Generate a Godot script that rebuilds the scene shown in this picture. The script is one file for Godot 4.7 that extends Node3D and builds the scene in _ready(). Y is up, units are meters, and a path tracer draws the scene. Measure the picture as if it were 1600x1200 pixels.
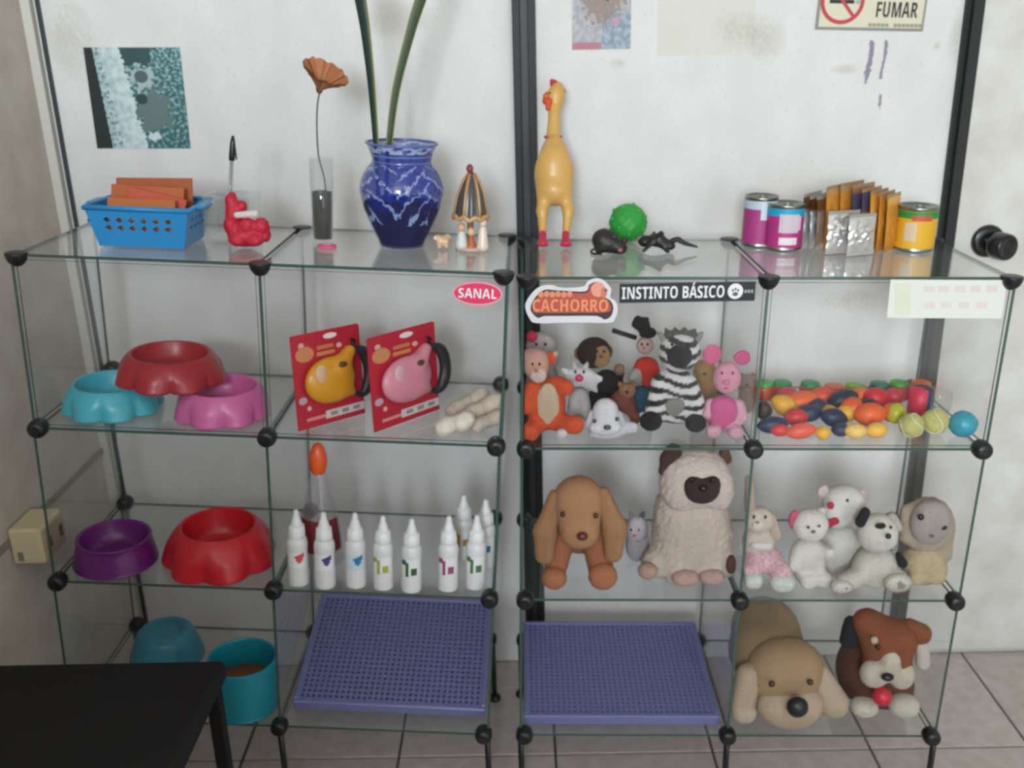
extends Node3D

# ---------------------------------------------------------------- camera model (photo taken as 1600 x 1200)
const F := 1516.55
const EYE := Vector3(0, 1.42, 1.992)
const PITCH := 0.341748
const ROLL := -0.026272
const YAW := 0.012525
const CW := 0.40
const CH := 0.3014
const CD := 0.3145
const GT := 0.005

var cam := Basis.IDENTITY
var UL := {}
var UR := {}
var names := {}
var mats := {}
var fuzz_tex: NoiseTexture2D
var nz := FastNoiseLite.new()
var rng := RandomNumberGenerator.new()
var cur: Node3D
var cur_up := Vector3.UP
var cur_z := 0.0
var cur_lim := {}


func _ready():
	rng.seed = 20
	nz.seed = 7
	nz.frequency = 1.0
	cam = Basis(Vector3.UP, YAW) * Basis(Vector3.RIGHT, -PITCH) * Basis(Vector3.BACK, ROLL)
	var c := Camera3D.new()
	c.name = "camera"
	c.fov = rad_to_deg(2.0 * atan(600.0 / F))
	c.near = 0.05
	c.far = 60.0
	add_child(c)
	c.transform = Transform3D(cam, EYE)
	c.current = true
	# the phone focused a little too near: everything is slightly soft
	var lens := CameraAttributesPhysical.new()
	lens.frustum_focal_length = 12.0 / (600.0 / F)
	lens.frustum_focus_distance = 1.0
	lens.exposure_aperture = lens.frustum_focal_length / 4.6
	lens.frustum_near = 0.05
	lens.frustum_far = 60.0
	c.attributes = lens
	var we := WorldEnvironment.new()
	we.name = "environment"
	var e := Environment.new()
	e.background_mode = Environment.BG_SKY
	e.tonemap_mode = Environment.TONE_MAPPER_LINEAR
	e.tonemap_exposure = 1.0
	e.sdfgi_enabled = true
	e.ssao_enabled = true
	e.ssil_enabled = true
	var sky := Sky.new()
	var sm := ProceduralSkyMaterial.new()
	sm.sky_top_color = Color(0.62, 0.72, 0.86)
	sm.sky_horizon_color = Color(0.82, 0.87, 0.92)
	sm.ground_bottom_color = Color(0.42, 0.42, 0.42)
	sm.ground_horizon_color = Color(0.6, 0.6, 0.6)
	sky.sky_material = sm
	e.sky = sky
	we.environment = e
	add_child(we)
	window_light("window_daylight", Vector3(-0.42, 1.86, 4.37), Vector2(0.72, 0.95), 10.6, Color(0.94, 0.975, 1.0))
	window_light("doorway_daylight", Vector3(1.35, 1.12, 4.37), Vector2(0.9, 2.0), 3.1, Color(0.94, 0.975, 1.0))
	fuzz_tex = noise_tex(0.12, 256)
	UL = {o = EYE + Vector3(-0.81931, -0.30791, -1.53991), b = Basis(Vector3.UP, -0.00995) * Basis(Vector3.BACK, -0.06185), sh = 0.0086}
	UR = {o = EYE + Vector3(0.00218, -0.36713, -1.54431), b = Basis(Vector3.UP, -0.00257) * Basis(Vector3.BACK, -0.02378), sh = 0.0011}
	build_room()
	build_unit(UL, "glass display unit leaning beside the beige side wall, holding pet bowls", 0)
	build_unit(UR, "glass display unit beside the white door, holding most of the plush toys", 1)
	build_table()
	build_shade_blockers()
	build_wall_things()
	build_top_left()
	build_top_right()
	build_bowls()
	build_leashes()
	build_bottles()
	build_mats()
	build_balls()
	build_plush_upper()
	build_plush_middle()
	build_plush_lower()
	build_stickers()


func window_light(called, at, size, energy, color):
	var l := AreaLight3D.new()
	l.name = called
	l.area_size = size
	l.light_energy = energy
	l.light_color = color
	l.shadow_enabled = true
	l.set("area_range", 12.0)
	l.set("area_attenuation", 2.0)
	add_child(l)
	l.position = at


# ---------------------------------------------------------------- pixels to places
func ray(u, v) -> Vector3:
	return cam * Vector3((u - 800.0) / F, -(v - 600.0) / F, -1.0)


func oz(u, v, z) -> Vector3:
	var r := ray(u, v)
	return EYE + r * ((z - EYE.z) / r.z)


func ox(u, v, x) -> Vector3:
	var r := ray(u, v)
	return EYE + r * ((x - EYE.x) / r.x)


func oy(u, v, y) -> Vector3:
	var r := ray(u, v)
	return EYE + r * ((y - EYE.y) / r.y)


func on_plane(u, v, p: Vector3, n: Vector3) -> Vector3:
	var r := ray(u, v)
	return EYE + r * ((p - EYE).dot(n) / r.dot(n))


func uloc(U, x, y, z) -> Vector3:
	return U.o + U.b * Vector3(x + U.sh * y, y, z)


func spot(U, row, u, v, lift := 0.0) -> Vector3:
	return on_plane(u, v, uloc(U, 0, -row * CH + GT * 0.5 + 0.0009 + lift, 0), U.b.y)


func front(U, u, v, off := 0.004) -> Vector3:
	return on_plane(u, v, uloc(U, 0, 0, off), U.b.z)


func ppm(p: Vector3) -> float:
	return F / -(cam.inverse() * (p - EYE)).z


# ---------------------------------------------------------------- nodes
func numbered(called: String) -> String:
	var n: int = names.get(called, 0)
	names[called] = n + 1
	return called if n == 0 else "%s_%03d" % [called, n]


func tag(o, label, category, group = ""):
	o.set_meta("label", label)
	o.set_meta("category", category)
	if group:
		o.set_meta("group", group)
	return o


func thing(called, label, category, at, basis := Basis.IDENTITY, group = "") -> Node3D:
	var o := Node3D.new()
	o.name = numbered(called)
	add_child(o)
	o.transform = Transform3D(basis, at)
	tag(o, label, category, group)
	return o


func obj(called, mesh, material, parent = null) -> MeshInstance3D:
	var o := MeshInstance3D.new()
	o.name = numbered(called) if parent == null else called
	o.mesh = mesh
	if material:
		o.material_override = material
	if parent == null:
		add_child(o)
	else:
		parent.add_child(o, true)
	return o


func struct(o):
	o.set_meta("kind", "structure")
	return o


# ---------------------------------------------------------------- materials
func noise_tex(freq, size, ramp = null) -> NoiseTexture2D:
	var t := NoiseTexture2D.new()
	var n := FastNoiseLite.new()
	n.seed = 3
	n.frequency = freq
	n.fractal_octaves = 4
	t.noise = n
	t.width = size
	t.height = size
	t.seamless = true
	if ramp:
		t.color_ramp = ramp
	return t


func col(h: String) -> Color:
	return Color.html(h)


func mat(hex: String, rough := 0.6, kind := "") -> StandardMaterial3D:
	var key := "%s|%.3f|%s" % [hex, rough, kind]
	if mats.has(key):
		return mats[key]
	var m := StandardMaterial3D.new()
	m.resource_name = kind if kind else "paint"
	m.albedo_color = col(hex)
	m.roughness = rough
	match kind:
		"plush":
			m.rim_enabled = true
			m.rim = 0.3
			m.rim_tint = 0.85
			m.heightmap_enabled = true
			m.heightmap_texture = fuzz_tex
			m.heightmap_scale = 0.35
			m.uv1_triplanar = true
			m.uv1_scale = Vector3(14, 14, 14)
		"vplush":
			m.vertex_color_use_as_albedo = true
			m.rim_enabled = true
			m.rim = 0.3
			m.rim_tint = 0.85
			m.heightmap_enabled = true
			m.heightmap_texture = fuzz_tex
			m.heightmap_scale = 0.35
			m.uv1_triplanar = true
			m.uv1_scale = Vector3(14, 14, 14)
		"vertex":
			m.vertex_color_use_as_albedo = true
		"plastic":
			m.clearcoat_enabled = true
			m.clearcoat = 0.25
			m.clearcoat_roughness = 0.25
		"metal":
			m.metallic = 1.0
		"vmetal":
			m.vertex_color_use_as_albedo = true
			m.metallic = 0.8
		"clear":
			m.transparency = BaseMaterial3D.TRANSPARENCY_ALPHA
	mats[key] = m
	return m


func clear(hex: String, a: float, rough := 0.05) -> StandardMaterial3D:
	var key := "%s|%.3f|%.3f|clear" % [hex, a, rough]
	if mats.has(key):
		return mats[key]
	var m := StandardMaterial3D.new()
	m.resource_name = "clear"
	var c := col(hex)
	c.a = a
	m.albedo_color = c
	m.roughness = rough
	m.transparency = BaseMaterial3D.TRANSPARENCY_ALPHA
	mats[key] = m
	return m


# ---------------------------------------------------------------- shapes
func mb(smooth := true) -> SurfaceTool:
	var st := SurfaceTool.new()
	st.begin(Mesh.PRIMITIVE_TRIANGLES)
	st.set_smooth_group(0 if smooth else -1)
	return st


func done(st: SurfaceTool, mesh: ArrayMesh = null) -> ArrayMesh:
	st.generate_normals()
	return st.commit(mesh) if mesh else st.commit()


func tri_out(st, a: Vector3, b: Vector3, c: Vector3, out: Vector3):
	if (b - a).cross(c - a).dot(out) > 0.0:
		st.add_vertex(a); st.add_vertex(c); st.add_vertex(b)
	else:
		st.add_vertex(a); st.add_vertex(b); st.add_vertex(c)


func poly_out(st, p: Array, out: Vector3):
	for i in range(1, p.size() - 1):
		tri_out(st, p[0], p[i], p[i + 1], out)


func quad(st, a, b, c, d, ua = null, ub = null, uc = null, ud = null):
	# counter-clockwise seen from outside
	for k in [[a, ua], [c, uc], [b, ub], [a, ua], [d, ud], [c, uc]]:
		if k[1] != null:
			st.set_uv(k[1])
		st.add_vertex(k[0])


func add_box(st, size: Vector3, at := Vector3.ZERO, b := Basis.IDENTITY, ch := 0.0):
	var h := size * 0.5
	var c := minf(ch, minf(h.x, minf(h.y, h.z)) * 0.9)
	var t := Transform3D(b, at)
	for ax in 3:
		for s in [-1.0, 1.0]:
			var i := (ax + 1) % 3
			var j := (ax + 2) % 3
			var out := Vector3.ZERO
			out[ax] = s
			var p := []
			for q in [[-1, -1], [1, -1], [1, 1], [-1, 1]]:
				var v := Vector3.ZERO
				v[ax] = s * h[ax]
				v[i] = q[0] * (h[i] - c)
				v[j] = q[1] * (h[j] - c)
				p.append(t * v)
			poly_out(st, p, b * out)
	if c <= 0.0:
		return
	for ax in 3:
		var i := (ax + 1) % 3
		var j := (ax + 2) % 3
		for si in [-1.0, 1.0]:
			for sj in [-1.0, 1.0]:
				var p := []
				for q in [[-1.0, 0], [1.0, 0], [1.0, 1], [-1.0, 1]]:
					var v := Vector3.ZERO
					v[ax] = q[0] * (h[ax] - c)
					v[i] = si * (h[i] - (c if q[1] == 1 else 0.0))
					v[j] = sj * (h[j] - (0.0 if q[1] == 1 else c))
					p.append(t * v)
				var out := Vector3.ZERO
				out[i] = si
				out[j] = sj
				poly_out(st, p, b * out)
	for sx in [-1.0, 1.0]:
		for sy in [-1.0, 1.0]:
			for sz in [-1.0, 1.0]:
				var s := Vector3(sx, sy, sz)
				tri_out(st, t * (s * Vector3(h.x, h.y - c, h.z - c)), t * (s * Vector3(h.x - c, h.y, h.z - c)), t * (s * Vector3(h.x - c, h.y - c, h.z)), b * s)


func box(size: Vector3, ch := 0.0, at := Vector3.ZERO, b := Basis.IDENTITY) -> ArrayMesh:
	var st := mb(false)
	add_box(st, size, at, b, ch)
	return done(st)


func add_lathe(st, prof: Array, segs := 32, t := Transform3D.IDENTITY, mod = null, a0 := 0.0, a1 := TAU):
	var rows := []
	for i in prof.size():
		var row := []
		for k in segs + 1:
			var a := a0 + (a1 - a0) * k / segs
			if a1 - a0 > 6.28 and k == segs:
				a = a0
			var r: float = prof[i].x
			if mod:
				r = mod.call(a, float(i) / (prof.size() - 1), r, prof[i].y)
			row.append(t * Vector3(r * cos(a), prof[i].y, -r * sin(a)))
		rows.append(row)
	for i in prof.size() - 1:
		var v0 := float(i) / (prof.size() - 1)
		var v1 := float(i + 1) / (prof.size() - 1)
		for k in segs:
			var u0 := float(k) / segs
			var u1 := float(k + 1) / segs
			quad(st, rows[i][k], rows[i][k + 1], rows[i + 1][k + 1], rows[i + 1][k], Vector2(u0, 1 - v0), Vector2(u1, 1 - v0), Vector2(u1, 1 - v1), Vector2(u0, 1 - v1))


func lathe(prof: Array, segs := 32, t := Transform3D.IDENTITY, mod = null, a0 := 0.0, a1 := TAU) -> ArrayMesh:
	var st := mb()
	add_lathe(st, prof, segs, t, mod, a0, a1)
	return done(st)


func prof(a: Array) -> Array:
	var out := []
	for p in a:
		out.append(Vector2(p[0], p[1]))
	return out


# rounds a coarse profile off by Catmull-Rom
func rounded(a: Array, n := 5) -> Array:
	var p := prof(a)
	var low: float = p.map(func(w): return w.y).min()
	var out := []
	for i in p.size() - 1:
		for k in n:
			var q: Vector2 = p[i].cubic_interpolate(p[i + 1], p[maxi(i - 1, 0)], p[mini(i + 2, p.size() - 1)], float(k) / n)
			q.x = maxf(q.x, 0.0)
			q.y = maxf(q.y, low)
			out.append(q)
	out.append(p[-1])
	return out


func add_tube(st, pts: Array, radii, segs := 10, flat := 1.0, side := Vector3.ZERO, closed := false):
	var n := pts.size()
	var N := Vector3.ZERO
	var rings := []
	for i in n:
		var a: Vector3 = pts[(i - 1 + n) % n] if closed else pts[maxi(i - 1, 0)]
		var b: Vector3 = pts[(i + 1) % n] if closed else pts[mini(i + 1, n - 1)]
		var T := (b - a).normalized()
		if side != Vector3.ZERO:
			N = (side - T * side.dot(T)).normalized()
		elif N == Vector3.ZERO:
			N = T.cross(Vector3.UP if absf(T.y) < 0.9 else Vector3.RIGHT).normalized()
		else:
			N = (N - T * N.dot(T)).normalized()
		var B := N.cross(T)
		var r: float = radii[i] if radii is Array else radii
		var ring := []
		for k in segs:
			var g := TAU * k / segs
			ring.append(pts[i] + N * (r * cos(g)) - B * (r * flat * sin(g)))
		rings.append(ring)
	var last := n if closed else n - 1
	for i in last:
		var i2 := (i + 1) % n
		for k in segs:
			var k2 := (k + 1) % segs
			quad(st, rings[i][k], rings[i][k2], rings[i2][k2], rings[i2][k])
	if not closed:
		for k in segs:
			var k2 := (k + 1) % segs
			tri_out(st, pts[0], rings[0][k], rings[0][k2], pts[0] - pts[1])
			tri_out(st, pts[n - 1], rings[n - 1][k], rings[n - 1][k2], pts[n - 1] - pts[n - 2])


func tube(pts: Array, radii, segs := 10, flat := 1.0, side := Vector3.ZERO, closed := false) -> ArrayMesh:
	var st := mb()
	add_tube(st, pts, radii, segs, flat, side, closed)
	return done(st)


func smooth_path(pts: Array, n := 6) -> Array:
	var out := []
	for i in pts.size() - 1:
		for k in n:
			out.append(pts[i].cubic_interpolate(pts[i + 1], pts[maxi(i - 1, 0)], pts[mini(i + 2, pts.size() - 1)], float(k) / n))
	out.append(pts[-1])
	return out


func add_prism(st, poly: PackedVector2Array, z0: float, z1: float, t := Transform3D.IDENTITY):
	var idx := Geometry2D.triangulate_polygon(poly)
	for i in range(0, idx.size(), 3):
		for q in [[z0, -1.0], [z1, 1.0]]:
			var p := []
			for k in 3:
				var w := poly[idx[i + k]]
				p.append(t * Vector3(w.x, w.y, q[0]))
			poly_out(st, p, t.basis * Vector3(0, 0, q[1]))
	var ccw := not Geometry2D.is_polygon_clockwise(poly)
	for i in poly.size():
		var a := poly[i]
		var b := poly[(i + 1) % poly.size()]
		var e := b - a
		var out := Vector3(e.y, -e.x, 0) * (1.0 if ccw else -1.0)
		poly_out(st, [t * Vector3(a.x, a.y, z0), t * Vector3(b.x, b.y, z0), t * Vector3(b.x, b.y, z1), t * Vector3(a.x, a.y, z1)], t.basis * out)


func prism(poly, z0: float, z1: float, t := Transform3D.IDENTITY) -> ArrayMesh:
	var st := mb(false)
	add_prism(st, PackedVector2Array(poly), z0, z1, t)
	return done(st)


func oval(cx, cy, rx, ry, n := 36) -> PackedVector2Array:
	var p := PackedVector2Array()
	for k in n:
		p.append(Vector2(cx + rx * cos(TAU * k / n), cy + ry * sin(TAU * k / n)))
	return p


func ball(r: Vector3, at := Vector3.ZERO, segs := 20, b := Basis.IDENTITY) -> ArrayMesh:
	var p := []
	for i in 13:
		var a := -PI / 2 + PI * i / 12.0
		p.append(Vector2(maxf(cos(a), 0.0), sin(a)))
	return lathe(p, segs, Transform3D(b * Basis.from_scale(r), at))


func text(words, height, mater, parent, at: Vector3, width := 0.0, called := "lettering", bold := 800):
	var tm := TextMesh.new()
	var f := SystemFont.new()
	f.font_names = PackedStringArray(["Droid Sans"])
	f.font_weight = bold
	tm.font = f
	tm.text = words
	tm.font_size = 64
	tm.pixel_size = height / 46.0
	tm.depth = 0.0006
	tm.curve_step = 2.0
	var o := obj(called, tm, mater, parent)
	var w := tm.get_aabb().size.x
	o.position = at
	if width > 0.0 and w > 0.0:
		o.scale = Vector3(width / w, 1, 1)
	return o


# ---------------------------------------------------------------- soft bodies: blended ellipsoids and capsules meshed as surface nets
func ell(c: Vector3, r: Vector3, turn := 0.0) -> Array:
	return [0, c, r, Basis(Vector3.BACK, turn)]


func cap(a: Vector3, b: Vector3, ra: float, rb: float) -> Array:
	return [1, a, b, ra, rb]


func blob(prims: Array, cell: float, k := 0.01, fuzz := 0.0, colors = null, base = null, up := Vector3.UP) -> ArrayMesh:
	var lo := Vector3(9, 9, 9)
	var hi := -lo
	var lows := []
	var highs := []
	for p in prims:
		var a: Vector3
		var b: Vector3
		if p[0] == 0:
			var m: float = maxf(p[2].x, p[2].y)
			var r := Vector3(m, m, p[2].z) if absf(p[3].x.y) > 0.001 else p[2] as Vector3
			a = p[1] - r
			b = p[1] + r
		else:
			a = (p[1] - Vector3.ONE * p[3]).min(p[2] - Vector3.ONE * p[4])
			b = (p[1] + Vector3.ONE * p[3]).max(p[2] + Vector3.ONE * p[4])
		lows.append(a)
		highs.append(b)
		lo = lo.min(a)
		hi = hi.max(b)
	lo -= Vector3.ONE * cell * 2.5
	hi += Vector3.ONE * cell * 2.5
	var nx := int((hi.x - lo.x) / cell) + 2
	var ny := int((hi.y - lo.y) / cell) + 2
	var nzz := int((hi.z - lo.z) / cell) + 2
	var f := PackedFloat32Array()
	f.resize(nx * ny * nzz)
	f.fill(1.0)
	var sy := nx
	var sz := nx * ny
	var grow := k * 0.6 + cell * 1.6
	for pi in prims.size():
		var p: Array = prims[pi]
		var a: Vector3 = (lows[pi] - Vector3.ONE * grow - lo) / cell
		var b: Vector3 = (highs[pi] + Vector3.ONE * grow - lo) / cell
		var x0 := maxi(int(a.x), 0)
		var x1 := mini(int(b.x) + 1, nx - 1)
		var kind: int = p[0]
		var inv := Basis.IDENTITY
		var c := Vector3.ZERO
		var rr := Vector3.ONE
		var ba := Vector3.ZERO
		var bb := 1.0
		var ra := 0.0
		var rb := 0.0
		if kind == 0:
			c = p[1]
			rr = p[2]
			inv = p[3].inverse()
		else:
			c = p[1]
			ba = p[2] - p[1]
			bb = maxf(ba.length_squared(), 1e-9)
			ra = p[3]
			rb = p[4]
		for z in range(maxi(int(a.z), 0), mini(int(b.z) + 1, nzz - 1) + 1):
			for y in range(maxi(int(a.y), 0), mini(int(b.y) + 1, ny - 1) + 1):
				var at := x0 + y * sy + z * sz
				for x in range(x0, x1 + 1):
					var q := lo + Vector3(x, y, z) * cell - c
					var d: float
					if kind == 0:
						var w := (inv * q) / rr
						var k0 := w.length()
						d = k0 * (k0 - 1.0) / maxf((w / rr).length(), 1e-6)
					else:
						var h := clampf(q.dot(ba) / bb, 0.0, 1.0)
						d = (q - ba * h).length() - lerpf(ra, rb, h)
					var o := f[at]
					var e := k - absf(d - o)
					f[at] = minf(d, o) - (e * e / (4.0 * k) if e > 0.0 else 0.0)
					at += 1
	var cellv := PackedInt32Array()
	cellv.resize(nx * ny * nzz)
	cellv.fill(-1)
	var verts := PackedVector3Array()
	for z in nzz - 1:
		for y in ny - 1:
			var at := y * sy + z * sz
			for x in nx - 1:
				var i := at + x
				var f0 := f[i]
				var f1 := f[i + 1]
				var f2 := f[i + sy]
				var f3 := f[i + sy + 1]
				var f4 := f[i + sz]
				var f5 := f[i + sz + 1]
				var f6 := f[i + sz + sy]
				var f7 := f[i + sz + sy + 1]
				var n := int(f0 < 0) + int(f1 < 0) + int(f2 < 0) + int(f3 < 0) + int(f4 < 0) + int(f5 < 0) + int(f6 < 0) + int(f7 < 0)
				if n == 0 or n == 8:
					continue
				var s := Vector3.ZERO
				var m := 0
				if (f0 < 0) != (f1 < 0): s += Vector3(f0 / (f0 - f1), 0, 0); m += 1
				if (f2 < 0) != (f3 < 0): s += Vector3(f2 / (f2 - f3), 1, 0); m += 1
				if (f4 < 0) != (f5 < 0): s += Vector3(f4 / (f4 - f5), 0, 1); m += 1
				if (f6 < 0) != (f7 < 0): s += Vector3(f6 / (f6 - f7), 1, 1); m += 1
				if (f0 < 0) != (f2 < 0): s += Vector3(0, f0 / (f0 - f2), 0); m += 1
				if (f1 < 0) != (f3 < 0): s += Vector3(1, f1 / (f1 - f3), 0); m += 1
				if (f4 < 0) != (f6 < 0): s += Vector3(0, f4 / (f4 - f6), 1); m += 1
				if (f5 < 0) != (f7 < 0): s += Vector3(1, f5 / (f5 - f7), 1); m += 1
				if (f0 < 0) != (f4 < 0): s += Vector3(0, 0, f0 / (f0 - f4)); m += 1
				if (f1 < 0) != (f5 < 0): s += Vector3(1, 0, f1 / (f1 - f5)); m += 1
				if (f2 < 0) != (f6 < 0): s += Vector3(0, 1, f2 / (f2 - f6)); m += 1
				if (f3 < 0) != (f7 < 0): s += Vector3(1, 1, f3 / (f3 - f7)); m += 1
				cellv[i] = verts.size()
				verts.append(lo + (Vector3(x, y, z) + s / m) * cell)
	var idx := PackedInt32Array()
	for z in range(1, nzz - 1):
		for y in range(1, ny - 1):
			for x in range(1, nx - 1):
				var i := x + y * sy + z * sz
				var inside := f[i] < 0
				for ax in 3:
					var step: int = [1, sy, sz][ax]
					if (f[i + step] < 0) == inside:
						continue
					var u: int = [sy, sz, 1][ax]
					var w: int = [sz, 1, sy][ax]
					var a := cellv[i]
					var b := cellv[i - u]
					var c2 := cellv[i - u - w]
					var d2 := cellv[i - w]
					if a < 0 or b < 0 or c2 < 0 or d2 < 0:
						continue
					if inside:
						idx.append_array([a, c2, b, a, d2, c2])
					else:
						idx.append_array([a, b, c2, a, c2, d2])
	var nor := PackedVector3Array()
	nor.resize(verts.size())
	for pass_n in (2 if fuzz > 0.0 else 1):
		nor.fill(Vector3.ZERO)
		for t in range(0, idx.size(), 3):
			var a := verts[idx[t]]
			var n := (verts[idx[t + 2]] - a).cross(verts[idx[t + 1]] - a)
			nor[idx[t]] += n
			nor[idx[t + 1]] += n
			nor[idx[t + 2]] += n
		for i in nor.size():
			nor[i] = nor[i].normalized()
		if fuzz > 0.0 and pass_n == 0:
			for i in verts.size():
				var q := verts[i] * 90.0
				verts[i] += nor[i] * fuzz * (nz.get_noise_3dv(q) + 0.6 * nz.get_noise_3dv(q * 2.3))
	if base != null:
		for i in verts.size():
			verts[i] = inside(verts[i])
	var arr := []
	arr.resize(Mesh.ARRAY_MAX)
	arr[Mesh.ARRAY_VERTEX] = verts
	arr[Mesh.ARRAY_NORMAL] = nor
	arr[Mesh.ARRAY_INDEX] = idx
	if colors:
		var cc := PackedColorArray()
		cc.resize(verts.size())
		for i in verts.size():
			cc[i] = colors.call(verts[i])
		arr[Mesh.ARRAY_COLOR] = cc
	var mesh := ArrayMesh.new()
	mesh.add_surface_from_arrays(Mesh.PRIMITIVE_TRIANGLES, arr)
	return mesh


# keeps a soft thing within its glass cell: it flattens where it touches shelf or panes
func set_cell(U, row):
	var x: float = (U.b.inverse() * (cur.position - U.o)).x
	var i := clampi(int(floor(x / CW)), 0, 1)
	var e := GT * 0.5 + 0.0009
	cur_lim = {u = U, lo = Vector3(i * CW + e + 0.001, -row * CH + e, -0.6), hi = Vector3((i + 1) * CW - e - 0.001, -(row - 1) * CH - e, -0.0035 if row == 1 else 0.03)}
	if row == 0:
		cur_lim.lo = Vector3(-9, e, -9)
		cur_lim.hi = Vector3(9, 9, 9)


func inside(p: Vector3) -> Vector3:
	if cur_lim.is_empty():
		return p
	var U: Dictionary = cur_lim.u
	var q: Vector3 = U.b.inverse() * (p + cur.position - U.o)
	var sh: float = U.sh * q.y
	q.x -= sh
	q = q.clamp(cur_lim.lo, cur_lim.hi)
	q.x += sh
	return U.b * q + U.o - cur.position


# a plush toy: its base stands on the shelf where pixel (u, v) meets it
func plush(called, label, category, U, row, u, v, group) -> Node3D:
	var at := spot(U, row, u, v)
	cur = thing(called, label, category, at, Basis.IDENTITY, group)
	cur_up = U.b.y
	cur_z = at.z
	set_cell(U, row)
	return cur


func P(u, v, dz) -> Vector3:
	return oz(u, v, cur_z + dz) - cur.position


func E(u, v, dz, ru, rv, rz := 0.0, turn := 0.0) -> Array:
	var w := oz(u, v, cur_z + dz)
	var s := 1.0 / ppm(w)
	return ell(w - cur.position, Vector3(ru * s, rv * s, (rz if rz > 0.0 else (ru + rv) * 0.5) * s), -deg_to_rad(turn))


func C(u1, v1, dz1, r1, u2, v2, dz2, r2) -> Array:
	var a := oz(u1, v1, cur_z + dz1)
	var b := oz(u2, v2, cur_z + dz2)
	return cap(a - cur.position, b - cur.position, r1 / ppm(a), r2 / ppm(b))


func part(called, prims, hex, parent = null, cell := 0.0042, k := 0.012, fuzz := 0.0008, colors = null):
	var m := mat(hex, 0.95, "vplush" if colors else "plush")
	return obj(called, blob(prims, cell, k, fuzz, colors, Vector3.ZERO, cur_up), m, parent if parent else cur)


func bead(called, u, v, dz, ru, rv, hex, rough := 0.25, parent = null):
	var w := oz(u, v, cur_z + dz)
	var s := 1.0 / ppm(w)
	return obj(called, ball(Vector3(ru * s, rv * s, (ru + rv) * 0.4 * s), w - cur.position, 14), mat(hex, rough), parent if parent else cur)


# ---------------------------------------------------------------- room
func room_slab(called, lo: Vector3, hi: Vector3, m, parent = null):
	var o = obj(called, box(hi - lo, 0.0, (lo + hi) * 0.5), m, parent)
	if parent == null:
		struct(o)
	return o


func wall_image(w, h, x0, x1, y0, y1) -> ImageTexture:
	# white emulsion with scuffs, dust specks, an old paper mark and two violet drips
	var im = Image.create(w, h, false, Image.FORMAT_RGB8)
	var n = FastNoiseLite.new()
	n.seed = 11
	n.frequency = 0.012
	n.fractal_octaves = 5
	var n2 = FastNoiseLite.new()
	n2.seed = 5
	n2.frequency = 0.16
	n2.fractal_octaves = 2
	var marks = []
	for a in [[1362, 60, 1350, 175, 5.0], [1384, 62, 1372, 170, 3.0]]:
		marks.append([oz(a[0], a[1], 0.0), oz(a[2], a[3], 0.0), a[4] / 740.0])
	var q0 = oz(1026, 88, 0.0)
	var q1 = oz(1182, 0, 0.0)
	var smudges = []
	for s in [[1322, 108, 26, 8], [1420, 100, 24, 7], [1463, 72, 7, 8], [965, 100, 14, 8], [1150, 50, 40, 30], [1190, 60, 40, 40], [1540, 350, 30, 26], [620, 30, 60, 30], [110, 60, 40, 60], [1500, 60, 18, 40], [700, 640, 50, 60], [1330, 470, 60, 20]]:
		smudges.append([oz(s[0], s[1], 0.0), s[2] / 740.0, s[3] / 740.0])
	for j in h:
		var y: float = lerpf(y1, y0, (j + 0.5) / h)
		for i in w:
			var x: float = lerpf(x0, x1, (i + 0.5) / w)
			var a = n.get_noise_2d(i, j)
			var b = n2.get_noise_2d(i, j)
			var g = 0.965 + 0.03 * a
			if b > 0.46 and a > -0.05:
				g -= 0.05 * (b - 0.46) / 0.3
			var c = Color(g, g, g * 0.992)
			if x > q0.x and x < q1.x and y > q0.y:
				c = c.lerp(Color(0.93, 0.915, 0.86), 0.5 + 0.3 * a)
			for s in smudges:
				var dx: float = (x - s[0].x) / s[1]
				var dy: float = (y - s[0].y) / s[2]
				var d = dx * dx + dy * dy
				if d < 1.0:
					c = c.lerp(Color(0.80, 0.78, 0.72), (1.0 - d) * clampf(0.3 + a * 0.8 + b * 0.25, 0.0, 0.5))
			for m in marks:
				var t: float = clampf((m[0].y - y) / (m[0].y - m[1].y), -0.2, 1.2)
				if t >= 0.0 and t <= 1.0:
					var cx: float = lerpf(m[0].x, m[1].x, t) + 0.002 * sin(t * 9.0)
					if absf(x - cx) < m[2] * (0.5 + 0.5 * absf(b + a)) and n.get_noise_2d(i * 0.5, j * 1.7 + 300) > -0.16:
						c = c.lerp(Color(0.42, 0.36, 0.50), 0.62)
			im.set_pixel(i, j, c)
	return ImageTexture.create_from_image(im)


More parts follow.
